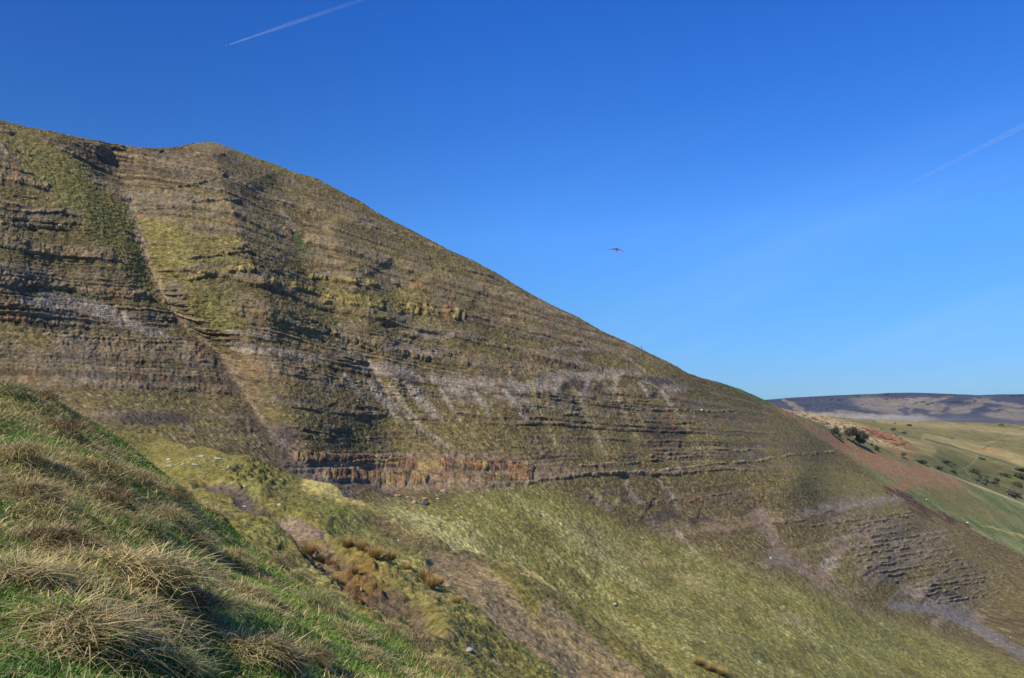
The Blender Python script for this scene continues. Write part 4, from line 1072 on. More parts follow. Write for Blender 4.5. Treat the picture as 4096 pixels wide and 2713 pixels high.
# ------------------------------------------------------------------ ROCKS
def rock_mesh(seed, flat=.6, name="boulder", mat=None, sub=3):
    import bmesh
    bm = bmesh.new(); bmesh.ops.create_icosphere(bm, subdivisions=sub, radius=1.0)
    g = np.random.default_rng(seed)
    V = np.array([v.co for v in bm.verts])
    # chop by random planes for facets
    for k in range(9):
        nrm = unit(g.normal(size=3)); dcut = g.uniform(.55, .85)
        dd = V @ nrm; over = np.maximum(dd - dcut, 0)
        V -= over[:, None] * nrm
    V += .05 * np.stack([fbm(V[:, 0] * 2 + i * 9, V[:, 1] * 2 + V[:, 2] * 1.7, 3, seed + i) for i in range(3)], -1)
    V *= np.array([1, g.uniform(.65, .95), flat])
    for v, c in zip(bm.verts, V): v.co = c
    me = bpy.data.meshes.new(name); bm.to_mesh(me); bm.free()
    for p in me.polygons: p.use_smooth = False
    if mat: me.materials.append(mat)
    return me
M_rock = {'grey': simple_mat("grey_gritstone", (.36, .34, .29), .9, .35, 3.0, .5), 'pale': simple_mat("lichened_pale_stone", (.36, .35, .30), .9, .3, 3.0, .5),
          'brown': simple_mat("brown_sandstone", (.29, .20, .125), .9, .35, 3.0, .5), 'orange': simple_mat("rusty_sandstone", (.42, .19, .08), .9, .3, 3.0, .5),
          'dark': simple_mat("dark_shale_block", (.12, .105, .09), .9, .35, 3.0, .5)}
ROCKS = [  # surface, px, py, width px, flatness, material, label
    ('s', 870, 1838, 34, .40, 'pale', "long pale slab lying at the right end of the stony scatter above the slumped turf"),
    ('s', 675, 1848, 24, .65, 'pale', "rounded pale boulder at the left end of the stony scatter"),
    ('s', 806, 1838, 22, .40, 'pale', "flat pale slab left of the long slab in the stony scatter"),
    ('s', 765, 1850, 16, .35, 'pale', "small flat stone in the middle of the stony scatter"),
    ('s', 676, 1862, 26, .30, 'pale', "thin tilted slab just below the rounded pale boulder"),
    ('s', 778, 1863, 20, .45, 'grey', "grey slab below the small flat stone of the scatter"),
    ('s', 730, 1870, 18, .45, 'pale', "pale slab in the lower row of the stony scatter"),
    ('s', 683, 1879, 20, .45, 'grey', "dark grey block at the lower left of the stony scatter"),
    ('s', 758, 1885, 16, .45, 'pale', "lowest flat stone of the scatter, cream coloured"),
    ('s', 914, 1866, 13, .7, 'pale', "small pale stone below the long slab, on open moss"),
    ('s', 887, 1911, 11, .7, 'pale', "little pale stone alone on moss left of the dark hummocks"),
    ('s', 981, 1907, 20, .65, 'pale', "blue grey boulder among the dark moss hummocks"),
    ('s', 1120, 1912, 12, .5, 'pale', "small flat stone right of the dark moss hummocks"),
    ('s', 816, 1942, 15, .6, 'pale', "rounded pale stone left of a flat one, above the head of the ditch"),
    ('s', 839, 1955, 22, .45, 'pale', "flat pale stone directly above the head of the earth ditch"),
    ('s', 984, 1980, 18, .4, 'pale', "flat pale stone above the middle of the earth ditch"),
    ('s', 1115, 2028, 20, .45, 'pale', "pale stone on turf above the pinkish earth lip"),
    ('s', 1058, 2031, 14, .45, 'pale', "smaller pale stone just left of the one above the pinkish earth lip"),
    ('s', 1232, 2219, 20, .8, 'grey', "round grey boulder lying in the bottom of the dark earth ditch"),
    ('s', 1858, 2640, 38, .5, 'grey', "big white lichened boulder on the turf beyond the lower crest of the bank"),
    ('s', 1452, 2306, 20, .7, 'brown', "brown stone in the red brown boggy hollow"),
    ('s', 1490, 2365, 26, .6, 'dark', "dark flat stone below the boggy hollow"),
    ('s', 1432, 2332, 14, .5, 'orange', "small orange stone beside the boggy hollow"),
    ('s', 1372, 2276, 14, .5, 'orange', "orange stone at the end of the earth ditch"),
    ('s', 1602, 2105, 13, 1.0, 'pale', "upright pale splinter of stone on the brown earth face"),
    ('s', 1373, 2017, 14, .6, 'pale', "pale stone on the turf below the pale crest line"),
    ('s', 1336, 2065, 16, .4, 'pale', "flat pale stone on the green turf above the rushes"),
    ('s', 1540, 2186, 15, .6, 'grey', "grey stone on the turf lip above the bare slip"),
    ('s', 1810, 2145, 13, .7, 'pale', "pale stone at the top right corner of the bare slip"),
    ('s', 1775, 2232, 14, .8, 'dark', "dark stone at the top of the bare earth slip"),
    ('s', 2110, 2320, 16, .8, 'brown', "brown boulder on the shoulder right of the bare slip"),
    ('h', 1583, 1986, 16, .7, 'orange', "small rust orange block at the left end of the pile below the banded cliff"),
    ('h', 1600, 1982, 17, .8, 'brown', "brown block behind the rust orange one in the pile below the banded cliff"),
    ('h', 1630, 1991, 17, .75, 'brown', "brown block in the middle of the pile below the banded cliff"),
    ('h', 1637, 2003, 20, .7, 'dark', "dark grey block in the front of the pile below the banded cliff"),
    ('h', 1657, 2012, 24, .8, 'brown', "tilted reddish block at the centre front of the pile below the banded cliff"),
    ('h', 1697, 1996, 24, .35, 'orange', "thin tan slab lying on top of the rightmost dark block below the banded cliff"),
    ('h', 1696, 2014, 32, .65, 'dark', "largest dark block at the right end of the pile below the banded cliff"),
    ('h', 1772, 1970, 26, .6, 'brown', "brown boulder alone on grass right of the rock pile"),
    ('h', 1823, 2027, 14, .8, 'grey', "small grey boulder on grass right of and below the rock pile"),
    ('h', 1750, 1995, 16, .5, 'grey', "flat grey stone between the rock pile and the lone brown boulder"),
    ('h', 2155, 2063, 18, .55, 'dark', "dark flat boulder on the open mossy slope right of the banded cliff"),
    ('h', 2171, 1968, 8, .8, 'orange', "tiny bright orange stone on the grass right of the banded cliff"),
    ('h', 2903, 2014, 12, .9, 'dark', "leftmost of three round dark boulders below the white rock band"),
    ('h', 2929, 2012, 12, .9, 'dark', "middle of three round dark boulders below the white rock band"),
    ('h', 2959, 2010, 14, .9, 'dark', "rightmost and broadest of three round dark boulders below the white rock band"),
    ('h', 3255, 1962, 8, .9, 'dark', "leftmost of four dark stones in a row on the right slope"),
    ('h', 3269, 1961, 8, .9, 'dark', "second from left of four dark stones in a row on the right slope"),
    ('h', 3282, 1959, 8, .9, 'dark', "third from left of four dark stones in a row on the right slope"),
    ('h', 3296, 1957, 10, .9, 'dark', "rightmost of four dark stones in a row on the right slope"),
    ('h', 3256, 1911, 12, .8, 'dark', "single dark boulder above the row of four dark stones"),
    ('h', 2801, 1645, 11, .9, 'grey', "grey block crowning a dark one in the upper rock row near the edge"),
    ('h', 2801, 1661, 10, .9, 'dark', "dark block directly under the grey one near the upper rock row"),
    ('h', 2992, 1751, 16, .4, 'dark', "dark flat ledge stone alone on the grass near the green edge"),
    ('h', 2458, 2420, 18, .7, 'grey', "grey boulder on the straw coloured lower slope"),
    ('h', 3082, 2236, 16, .7, 'grey', "grey block on the grass left of the reddish gully fan"),
    ('h', 3463, 2574, 7, .8, 'pale', "small white stone alone on the green lower slope"),
    ('h', 4040, 2552, 8, .7, 'pale', "small white stone right of the grey shale fan at the lower right"),
    ('h', 4100, 2680, 8, .7, 'pale', "white stone at the lower right corner of the slope"),
    ('h', 1430, 1606, 8, .9, 'pale', "small pale boulder on heath below the grey shale streaks"),
    ('h', 1311, 1579, 8, .9, 'pale', "tiny pale stone on the brown heath left of the shale streaks"),
    ('h', 240, 1590, 9, .8, 'pale', "pinkish stone on the brown heath right above the foreground crest"),
]
rmesh = {}
def place_rocks():
    for i, (sf, px, py, w, flat, mk, lab) in enumerate(ROCKS):
        S = S_slump if sf == 's' else S_hill
        p, n = S.at(px, py)
        key = (i % 7, mk, flat < .55)
        if key not in rmesh: rmesh[key] = rock_mesh(200 + (i % 7), .45 if flat < .55 else .78, "boulder", M_rock[mk])
        o = bpy.data.objects.new("boulder", rmesh[key]); sc.collection.objects.link(o)
        r = w * p.y / F * .5
        z = n * .5 + Vector((0, 0, .5))
        o.rotation_euler = z.to_track_quat('Z', 'Y').to_euler(); o.rotation_euler.rotate_axis('Z', random.uniform(-.6, .6))
        o.rotation_euler.rotate_axis('Y', random.uniform(-.2, .2))
        o.scale = (r * 1.15, r * 1.15, r * 1.15)
        o.location = p + z.normalized() * r * (.10 if flat < .55 else .22)
        tag(o, lab, "rock", "loose boulders and slabs on the slopes")
place_rocks()

def scree():
    """many small stones as one object"""
    base = np.array([[1, 0, 0], [-1, 0, 0], [0, 1, 0], [0, -1, 0], [0, 0, .7], [0, 0, -.7]], float)
    fc = np.array([[0, 2, 4], [2, 1, 4], [1, 3, 4], [3, 0, 4], [2, 0, 5], [1, 2, 5], [3, 1, 5], [0, 3, 5]])
    Vs, Fs, Cs = [], [], []; nv = 0
    fields = [(S_hill, 2600, 2390, 520, 40, 30, 520, (.09, .28), 'g'), (S_hill, 2420, 2560, 70, 34, 40, 160, (.10, .35), 'w'), (S_hill, 2540, 2600, 70, 14, 35, 60, (.1, .3), 'w'), (S_hill, 3100, 2620, 420, 60, 30, 260, (.08, .22), 'w'),
              (S_hill, 1900, 2050, 260, 60, 25, 220, (.10, .30), 'g'), (S_hill, 500, 1640, 500, 60, 5, 240, (.10, .26), 'w'), (S_hill, 1000, 1620, 500, 130, 10, 260, (.10, .28), 'g'), (S_hill, 2900, 2000, 500, 140, 5, 320, (.10, .25), 'g'),
              (S_hill, 3300, 2400, 300, 60, 25, 160, (.10, .24), 'g'), (S_hill, 350, 1260, 280, 50, 14, 420, (.15, .45), 'g'), (S_hill, 1170, 1840, 200, 26, 40, 260, (.12, .35), 'b'), (S_hill, 1050, 1680, 90, 20, 55, 160, (.15, .4), 'b'),
              (S_slump, 1900, 2280, 180, 60, 30, 420, (.03, .12), 'b'), (S_slump, 2150, 2530, 260, 60, 45, 520, (.03, .11), 'b'), (S_slump, 780, 1860, 170, 40, 5, 130, (.06, .22), 'w'), (S_slump, 1250, 2000, 400, 80, 20, 320, (.05, .18), 'w'),
              (S_slump, 1640, 2090, 180, 40, 22, 260, (.04, .14), 'b'), (S_slump, 2050, 2230, 260, 40, 33, 300, (.05, .2), 'g'), (S_slump, 1100, 2130, 180, 20, 38, 120, (.04, .12), 'b')]
    colr = {'g': C(.27, .25, .21), 'w': C(.36, .34, .29), 'b': C(.30, .23, .16)}
    for S, cx, cy, rx, ry, deg, n, sz, ck in fields:
        a = math.radians(deg)
        for _ in range(n):
            u, v = rng.normal(0, .55, 2); dx, dy = u * rx, v * ry
            px = cx + dx * math.cos(a) - dy * math.sin(a); py = cy + dx * math.sin(a) + dy * math.cos(a)
            cidx = int(np.clip(np.searchsorted(S.cols, px), 0, len(S.cols) - 1))
            if py < S.top[cidx] + 6: continue
            p, nn = S.at(px, py)
            r = sz[0] + (sz[1] - sz[0]) * rng.random() ** 3
            ang = rng.uniform(0, 6.28); c_, s_ = math.cos(ang), math.sin(ang)
            B_ = base * rng.uniform(.6, 1.2, (6, 1)) * np.array([1, .75, .55])
            B_ = np.stack([B_[:, 0] * c_ - B_[:, 1] * s_, B_[:, 0] * s_ + B_[:, 1] * c_, B_[:, 2]], -1) * r
            Vs.append(B_ + np.array(p)); Fs.append(fc + nv); nv += 6
            Cs.append(np.repeat((colr[ck] * rng.uniform(.6, 1.2))[None], 6, 0))
    o = mesh_from("scree", np.concatenate(Vs), np.concatenate(Fs).astype(np.int32), np.concatenate(Cs), M_slump, smooth=False)
    tag(o, "small loose stones scattered over the slopes", "stones", kind='stuff')
scree()

# ------------------------------------------------------------------ MOOR GRASS AND RUSHES on the slumped ground
def far_grass(name, S, n, cols_rng, L, Wd, palette, seed, label, mask=None, segs=2, view_min=None):
    g = np.random.default_rng(seed)
    R, Cn = S.P.shape[:2]
    c = g.uniform(np.searchsorted(S.cols, cols_rng[0]), np.searchsorted(S.cols, cols_rng[1]) - 2, n); r = g.uniform(1, R - 2, n)
    root, up, r0, c0 = sample_grid(S.P, S.N, r, c)
    px = S.cols[c0]; py = S.top[c0] + (S.bot[c0] - S.top[c0]) * r0 / (R - 1)
    x, y = root[:, 0], root[:, 1]
    m = mask(px, py, x, y) > g.random(n)
    root, up, x, y = root[m], up[m], x[m], y[m]; px, py = px[m], py[m]; n = m.sum()
    a = g.uniform(0, 6.283, n); hd = unit(np.stack([np.cos(a) + .9, np.sin(a) - .1, 0 * a], -1))
    up2 = unit(up * .3 + np.array([0, 0, .7]) + hd * g.uniform(0, .5, n)[:, None])
    col = mix(palette[0], palette[1], g.random(n).astype(f32)) * g.uniform(.75, 1.2, n)[:, None]
    if len(palette) > 2:
        col = np.where((fbm(x / 3, y / 4, 3, seed) > .08)[:, None], mix(palette[2], palette[3], g.random(n).astype(f32)), col)
    V, q, t, cc = blades(root - up * .03, up2, unit(hd - up2 * np.sum(hd * up2, 1, keepdims=True)), g.uniform(L[0], L[1], n), g.uniform(Wd[0], Wd[1], n), g.uniform(.4, 1.2, n), col, segs=segs)
    o = mesh_from(name, V, [q, t], cc, M_blade)
    tag(o, label, "grass", kind='stuff')
def _mask(px, py, x, y):
    m = .28 + .7 * fbm(x / 2.5, y / 3.5, 3, 1201)
    bare = np.maximum(stroke(px, py, [(1740, 2190), (1900, 2310), (2000, 2400), (2130, 2510), (2280, 2620), (2480, 2760)], 58, .3), stroke(px, py, [(930, 2020), (1080, 2130), (1250, 2240), (1450, 2400)], 22, .4))
    bare = np.maximum(bare, .85 * ell(px, py, 1640, 2075, 140, 36, 22, .3))
    m += .35 * stroke(px, py, [(1400, 1968), (1500, 1996), (1650, 2048), (1800, 2106), (1950, 2183), (2100, 2270), (2400, 2470), (2750, 2708)], 40, .5)
    return np.clip(m, .05, 1) * (1 - bare)
far_grass("moor_grass", S_slump, 170000, (200, 2800), (.10, .26), (.022, .05), [C(.36, .33, .12), C(.22, .20, .07), C(.15, .17, .04), C(.22, .22, .06)], 31, "tufty straw and moss green grass on the slumped ground", _mask)
def _mask2(px, py, x, y):
    foot = interp(px, [(900, 1830), (1400, 1990), (1800, 1960), (2150, 1900), (2300, 1960), (2500, 2080), (2700, 2125), (3000, 2250), (3300, 2350), (3650, 2470), (3900, 2570), (4300, 2700)])
    return np.clip(.35 + .8 * fbm(x / 8, y / 10, 3, 1301), .05, 1) * sstep(0, 60, py - foot) * (1 - stroke(px, py, [(3560, 2420), (3900, 2510), (4040, 2600), (4300, 2720)], 30))
far_grass("hill_grass", S_hill, 300000, (1300, 4300), (.18, .42), (.05, .12), [C(.40, .36, .15), C(.25, .22, .085), C(.19, .19, .04), C(.27, .25, .075)], 33, "yellowish grass tufts on the open slope below the cliff", _mask2, segs=2)

def rush_mesh(seed, n=420):
    g = np.random.default_rng(seed)
    a = g.uniform(0, 6.283, n); rad = np.sqrt(g.random(n)) * .26
    root = np.stack([rad * np.cos(a), rad * np.sin(a), 0 * a], -1); out = np.stack([np.cos(a), np.sin(a), 0 * a], -1)
    hd = unit(out + np.array([[.6, 0, 0]]) + g.normal(0, .3, (n, 3)) * np.array([1, 1, 0]))
    up = unit(np.array([[0, 0, 1.0]]) + out * .28 * (rad / .26)[:, None] + np.array([[.12, 0, 0]]))
    t_ = g.random(n).astype(f32)
    col = mix(C(.54, .30, .11), C(.42, .31, .11), t_); col = np.where((g.random(n) < .2)[:, None], C(.17, .18, .05), col)
    V, q, t, cc = blades(root, up, hd, g.uniform(.55, 1.15, n) ** 1.2, g.uniform(.016, .030, n), g.uniform(.05, .5, n), col, segs=3)
    return mesh_from("rush_clump", V, [q, t], cc, M_blade, link=False)
RUSH = [(1168, 2118, 34, "single orange rush clump beside the pinkish earth lip"), (1240, 2165, 48, "leftmost rush clump of the long orange row"), (1285, 2175, 40, "second clump from the left in the long orange row of rushes"),
        (1330, 2185, 46, "tall orange clump left of the middle of the rush row"), (1385, 2172, 38, "rush clump set a little above the row, left half"), (1440, 2195, 40, "rush clump where the row thins out, above the boggy hollow"),
        (1468, 2208, 36, "orange rush clump touching its left neighbour above the boggy hollow"), (1495, 2225, 44, "bright orange upright clump in the middle of the rush row"), (1560, 2232, 40, "orange brown clump standing alone right of the bright upright one"),
        (1625, 2252, 38, "smaller rush clump between the lone clump and the two big ones"), (1700, 2278, 56, "biggest orange rush clump near the bare slip"), (1728, 2305, 46, "rush clump leaning against the foot of the biggest one"), (1762, 2290, 32, "rightmost rush clump, dark orange, beside the bare slip"),
        (1820, 2400, 38, "isolated orange rush tuft low on the slumped turf"), (1350, 2240, 30, "low orange clump below the row near the boggy hollow"), (1420, 2240, 34, "green and orange clump at the upper rim of the boggy hollow"),]
def place_rushes():
    ms = [rush_mesh(400 + i) for i in range(4)]
    for i, (px, py, h, lab) in enumerate(RUSH):
        p, n = S_slump.at(px, py + h * .35)
        o = bpy.data.objects.new("rush_clump", ms[i % 4]); sc.collection.objects.link(o)
        s_ = h * (1.0 + .45 * ((i * 37) % 10) / 10) * p.y / F
        o.location = p - Vector((0, 0, .03)); o.scale = (s_, s_, s_ * 1.05); o.rotation_euler = (0, 0, random.uniform(-.6, .6))
        tag(o, lab, "rush clump", "orange rush clumps on the slumped ground")
    for i, (px, py, h, lab) in enumerate([(2790, 2650, 26, "upper left tuft of the orange rushes at the bottom edge of the slope"), (2830, 2672, 26, "middle tuft of the orange rushes at the bottom edge of the slope"), (2880, 2692, 26, "lower right tuft of the orange rushes at the bottom edge of the slope")]):
        p, n = S_hill.at(px, py + 8)
        o = bpy.data.objects.new("rush_clump", ms[i]); sc.collection.objects.link(o)
        s_ = h * 1.3 * p.y / F; o.location = p; o.scale = (s_ * 1.3, s_ * 1.3, s_)
        tag(o, lab, "rush clump", "orange rush clumps at the bottom edge of the slope")
place_rushes()

# ------------------------------------------------------------------ TREES AND BUSHES
M_bark = simple_mat("bark", (.10, .075, .055), .95, .3, 8, .5)
def tube_mesh(paths, name, mat, sides=6):
    """paths: list of lists of (x,y,z,r)"""
    V, Fq = [], []; nv = 0
    for p in paths:
        p = np.array(p, float); n = len(p)
        for i in range(n):
            d = unit(p[min(i + 1, n - 1), :3] - p[max(i - 1, 0), :3]); a = unit(np.cross(d, [0.3, .9, .2])); b = np.cross(d, a)
            th = np.arange(sides) * 2 * math.pi / sides
            V.append(p[i, :3] + p[i, 3] * (np.cos(th)[:, None] * a + np.sin(th)[:, None] * b))
        for i in range(n - 1):
            j = np.arange(sides); k = (j + 1) % sides
            Fq.append(np.stack([nv + i * sides + j, nv + i * sides + k, nv + (i + 1) * sides + k, nv + (i + 1) * sides + j], -1))
        nv += n * sides
    return mesh_from(name, np.concatenate(V), np.concatenate(Fq).astype(np.int32), None, mat, link=False)
def tree_mesh(seed, h=1.0, spread=.6, lean=.25, n_leaf=2600, leaf=.035, dark=1.0, trunk=.3, bare=0.0, colr=None):
    g = np.random.default_rng(seed)
    paths = []; tips = []
    def grow(p, d, r, L, lev):
        pts = [(*p, r)]; q = np.array(p)
        for k in range(3):
            d = unit(d + g.normal(0, .18, 3) + np.array([lean * .15, 0, .02])); q = q + d * L / 3
            pts.append((*q, r * (1 - .22 * (k + 1))))
            if lev >= 2: tips.append(q.copy())
        paths.append(pts)
        if lev < 3:
            for _ in range(g.integers(3, 5)):
                grow(q - d * L * g.uniform(0, .4), unit(d * .5 + g.normal(0, .75, 3) * np.array([1, 1, .55]) + np.array([lean, 0, .25])), r * .5, L * g.uniform(.6, .85), lev + 1)
    grow(np.zeros(3), unit(np.array([lean, 0, 1.0])), .045, trunk, 0)
    tm = tube_mesh(paths, "trunk", M_bark, 5)
    T = np.array(tips); T[:, :2] *= spread / .6
    ctr = T[g.integers(0, len(T), n_leaf)] + g.normal(0, .06, (n_leaf, 3))
    nrm = unit(g.normal(size=(n_leaf, 3))); a = unit(np.cross(nrm, g.normal(size=(n_leaf, 3)))); b = np.cross(nrm, a)
    s_ = (leaf * g.uniform(.5, 1.3, n_leaf))[:, None]
    V = np.stack([ctr - a * s_, ctr + b * s_ * .6, ctr + a * s_, ctr - b * s_ * .6], 1).reshape(-1, 3)
    Fq = (np.arange(n_leaf) * 4)[:, None] + np.arange(4)[None]
    colr = C(.085, .092, .055) if colr is None else colr
    col = np.repeat(colr[None] * g.uniform(.6, 1.5, n_leaf)[:, None] * dark, 4, 0)
    return tm, mesh_from("crown", V, Fq.astype(np.int32), col, M_leaf, link=False), float(T[:, 2].max() + .05)
def make_tree(name, meshes, loc, height, rotz, label, cat, group=None):
    root = bpy.data.objects.new(name, None); sc.collection.objects.link(root)
    root.location = loc; s_ = height / meshes[2]; root.scale = (s_, s_, s_); root.rotation_euler = (0, 0, rotz); root.empty_display_size = .1
    for m, nm in ((meshes[0], "trunk"), (meshes[1], "crown")):
        c = bpy.data.objects.new(nm, m); sc.collection.objects.link(c); c.parent = root
    tag(root, label, cat, group); return root
T1 = tree_mesh(1, spread=.62, lean=.2, n_leaf=3600); T2 = tree_mesh(2, spread=.75, lean=.45, n_leaf=5200); T3 = tree_mesh(3, spread=.7, lean=.3, n_leaf=5200)
TB = tree_mesh(5, spread=.6, n_leaf=900, leaf=.028, colr=C(.12, .10, .085))
G_TR = "dark windswept trees on the bracken slope"
def at_y(S, px, py): return S.at(px, py)[0]
for px, py, hpx, M, rz, lab in [(3333, 1746, 46, T1, 0, "round dark hawthorn standing alone, leftmost tree on the bracken slope"), (3358, 1752, 26, T1, 1.8, "small low tree between the leftmost hawthorn and the big leaning one"),
                               (3381, 1757, 54, T2, 0, "big dark tree leaning right from a bare slanting trunk, upper of the touching pair"), (3408, 1770, 54, T3, .4, "dense dark tree, lower right one of the touching pair"),
                               (3510, 1806, 28, T1, 3, "small round grey green tree alone below the pair of big trees")]:
    p = at_y(S_hill, px, py); make_tree("hawthorn_tree", M, p - Vector((0, 0, .3)), .86 * hpx * p.y / F, rz, lab, "tree", G_TR)
p = at_y(S_hill, 3607, 1830); make_tree("bare_tree", TB, p - Vector((0, 0, .2)), 22 * p.y / F, 0, "thin leafless grey tree at the edge of the bracken", "tree")

BT = [tree_mesh(20 + i, spread=1.5, lean=.05, n_leaf=1800, leaf=.06, trunk=.12, colr=C(.085, .10, .050)) for i in range(4)]
BG = tree_mesh(30, spread=1.3, lean=.05, n_leaf=1200, leaf=.05, trunk=.12, colr=C(.16, .15, .13))
BUSH = [(3678, 1849, 15, 1.9, 0, "wide dark gorse at the top edge of the bracken field"), (3774, 1849, 11, 2.0, 0, "flat dark gorse alone in the middle of the green valley side"), (3811, 1860, 7, 1.6, 0, "tiny gorse just right of the flat one in the valley"),
        (3752, 1876, 14, 2.0, 0, "long gorse on the right margin of the bracken field"), (3810, 1890, 14, 1.1, 0, "round gorse where the bracken field meets the path"), (3828, 1896, 9, 1.0, 0, "small round gorse touching the foot of the path"),
        (3899, 1895, 24, 1.1, 0, "tall dark gorse right of the forked path"), (3932, 1838, 10, 2.2, 0, "flat gorse beside the wall line above the path"), (3922, 1914, 12, 1.0, 0, "small gorse left of the round pair below the tall gorse"),
        (3957, 1914, 12, 1.2, 0, "round dark gorse, upper one of the cluster right of the tall gorse"), (3945, 1930, 18, 1.2, 0, "biggest round gorse of the cluster near the crest"), (3985, 1924, 12, 1.7, 0, "slanting gorse to the right of the cluster"),
        (3975, 1938, 18, 1.2, 0, "gorse at the lower right of the cluster, on the crest"), (4014, 1908, 15, 1.8, 0, "wide loose gorse between the cluster and the right margin"), (4078, 1912, 24, 1.4, 0, "large dark gorse at the right margin, middle height"),
        (4074, 1944, 20, 1.7, 0, "large dark gorse at the right margin, just above the crest"), (4080, 1884, 14, 2.2, 0, "long dark gorse on the wall line at the right margin"), (3930, 1938, 16, 1.5, 1, "grey leafless scrub below the gorse cluster"),
        (4030, 1976, 22, 1.4, 1, "grey bare thicket in the dip behind the crest"), (4058, 1982, 18, 1.4, 1, "second grey thicket right of the first, behind the crest"), (3905, 1925, 14, 1.4, 1, "small grey scrub left of the biggest round gorse"),
        (3990, 1948, 12, 1.4, 1, "faint grey scrub right under the gorse cluster"), (3480, 1778, 8, 1.6, 0, "small gorse on the bracken between the trees"), (3635, 1705, 9, 1.8, 0, "dark bush just under the plateau line, middle one"),
        (3612, 1733, 8, 2.2, 0, "low dark bush below the plateau, on the right of the dry grass"), (3560, 1718, 8, 2.0, 0, "low dark bush below the plateau, left one"), (4002, 1703, 8, 2.0, 0, "dark bush just under the plateau line near the right margin"),
        (3577, 1694, 5, 1.6, 0, "tiny bush on the plateau edge above the dry grass"), (3803, 1755, 4, 2.5, 0, "tiny dark bush in the open pasture right of centre"), (3455, 1772, 9, 1.4, 0, "small scrubby bush just right of the big tree pair")]
for i, (px, py, h, wr, kd, lab) in enumerate(BUSH):
    S = S_val if px > 3640 or py < 1740 else S_hill
    if px < 3700 and py > 1800: S = S_hill
    if i in (3,): S = S_val
    p = at_y(S, px, py)
    M = BG if kd else BT[i % 4]
    o = make_tree("grey_scrub" if kd else "gorse_bush", M, p - Vector((0, 0, .2)), h * p.y / F * .72, random.uniform(0, 6), lab, "bush", "grey bare scrub in the valley" if kd else "gorse bushes on the valley side")
    o.scale = (o.scale[0] * wr * .8, o.scale[1] * wr * .8, o.scale[2])

# dark rush marks on the dry slope above the trees
def dark_marks():
    g = np.random.default_rng(55); V = []; Q = []; Cc = []; nv = 0
    for _ in range(420):
        t = g.random(); px = 3160 + t * 470 + g.normal(0, 10); py = interp(px, [(3150, 1650), (3300, 1694), (3450, 1728), (3640, 1775)]) + g.normal(0, 15)
        c = int(np.clip(np.searchsorted(S_val.cols, px), 0, len(S_val.cols) - 1))
        if py < S_val.top[c] + 4: continue
        p = np.array(S_val.at(px, py)[0]); w = g.uniform(.5, 1.9); h = g.uniform(.25, .6)
        n = 10; a = g.uniform(0, 6.28, n); rt = p + np.stack([np.linspace(-w, w, n), g.normal(0, .3, n), -.28 * np.linspace(-w, w, n)], -1)
        tip = rt + np.stack([g.normal(.1, .2, n), g.normal(0, .2, n), g.uniform(.5, 1, n) * h], -1)
        s_ = np.array([.35, 0, 0])
        V.append(np.stack([rt - s_, rt + s_, tip + s_ * .5, tip - s_ * .5], 1).reshape(-1, 3)); Q.append((np.arange(n) * 4)[:, None] + np.arange(4) + nv); nv += n * 4
        Cc.append(np.repeat((C(.10, .075, .045) * g.uniform(.6, 1.4, n)[:, None]), 4, 0))
    o = mesh_from("rush_tufts", np.concatenate(V), np.concatenate(Q).astype(np.int32), np.concatenate(Cc), M_leaf)
    tag(o, "short dark rush tufts dotted over the dry slope above the trees", "rushes", kind='stuff')
dark_marks()

# ------------------------------------------------------------------ PEOPLE
def skin_mesh(name, verts, edges, radii, mats, sub=1):
    me = bpy.data.meshes.new(name); me.from_pydata(verts, edges, [])
    o = bpy.data.objects.new(name + "_tmp", me); sc.collection.objects.link(o)
    sk = o.modifiers.new("skin", 'SKIN'); 
    for v, r in zip(me.skin_vertices[0].data, radii): v.radius = (r, r)
    me.skin_vertices[0].data[0].use_root = True
    ss = o.modifiers.new("sub", 'SUBSURF'); ss.levels = sub; ss.render_levels = sub
    dg = bpy.context.evaluated_depsgraph_get(); ev = o.evaluated_get(dg)
    m2 = bpy.data.meshes.new_from_object(ev, depsgraph=dg); m2.name = name
    bpy.data.objects.remove(o); bpy.data.meshes.remove(me)
    for m in mats: m2.materials.append(m)
    for p in m2.polygons:
        z = p.center.z; x = abs(p.center.x); p.use_smooth = True
        p.material_index = 0 if (z > 1.50 or (z < .86 and x > .24)) else (1 if z > .88 else 2)
    return m2
M_skin = simple_mat("skin", (.55, .35, .26), .6, .1, 10, 0)
def cloth(nm, c): return simple_mat(nm, c, .85, .15, 8, .1)
M_dark = cloth("dark_trousers", (.03, .032, .04)); M_blue = cloth("navy_cloth", (.03, .04, .08)); M_red = cloth("red_cloth", (.55, .05, .06)); M_white = cloth("white_cloth", (.8, .8, .78)); M_orange = cloth("orange_cloth", (.6, .2, .08)); M_grey = cloth("grey_cloth", (.25, .25, .27))
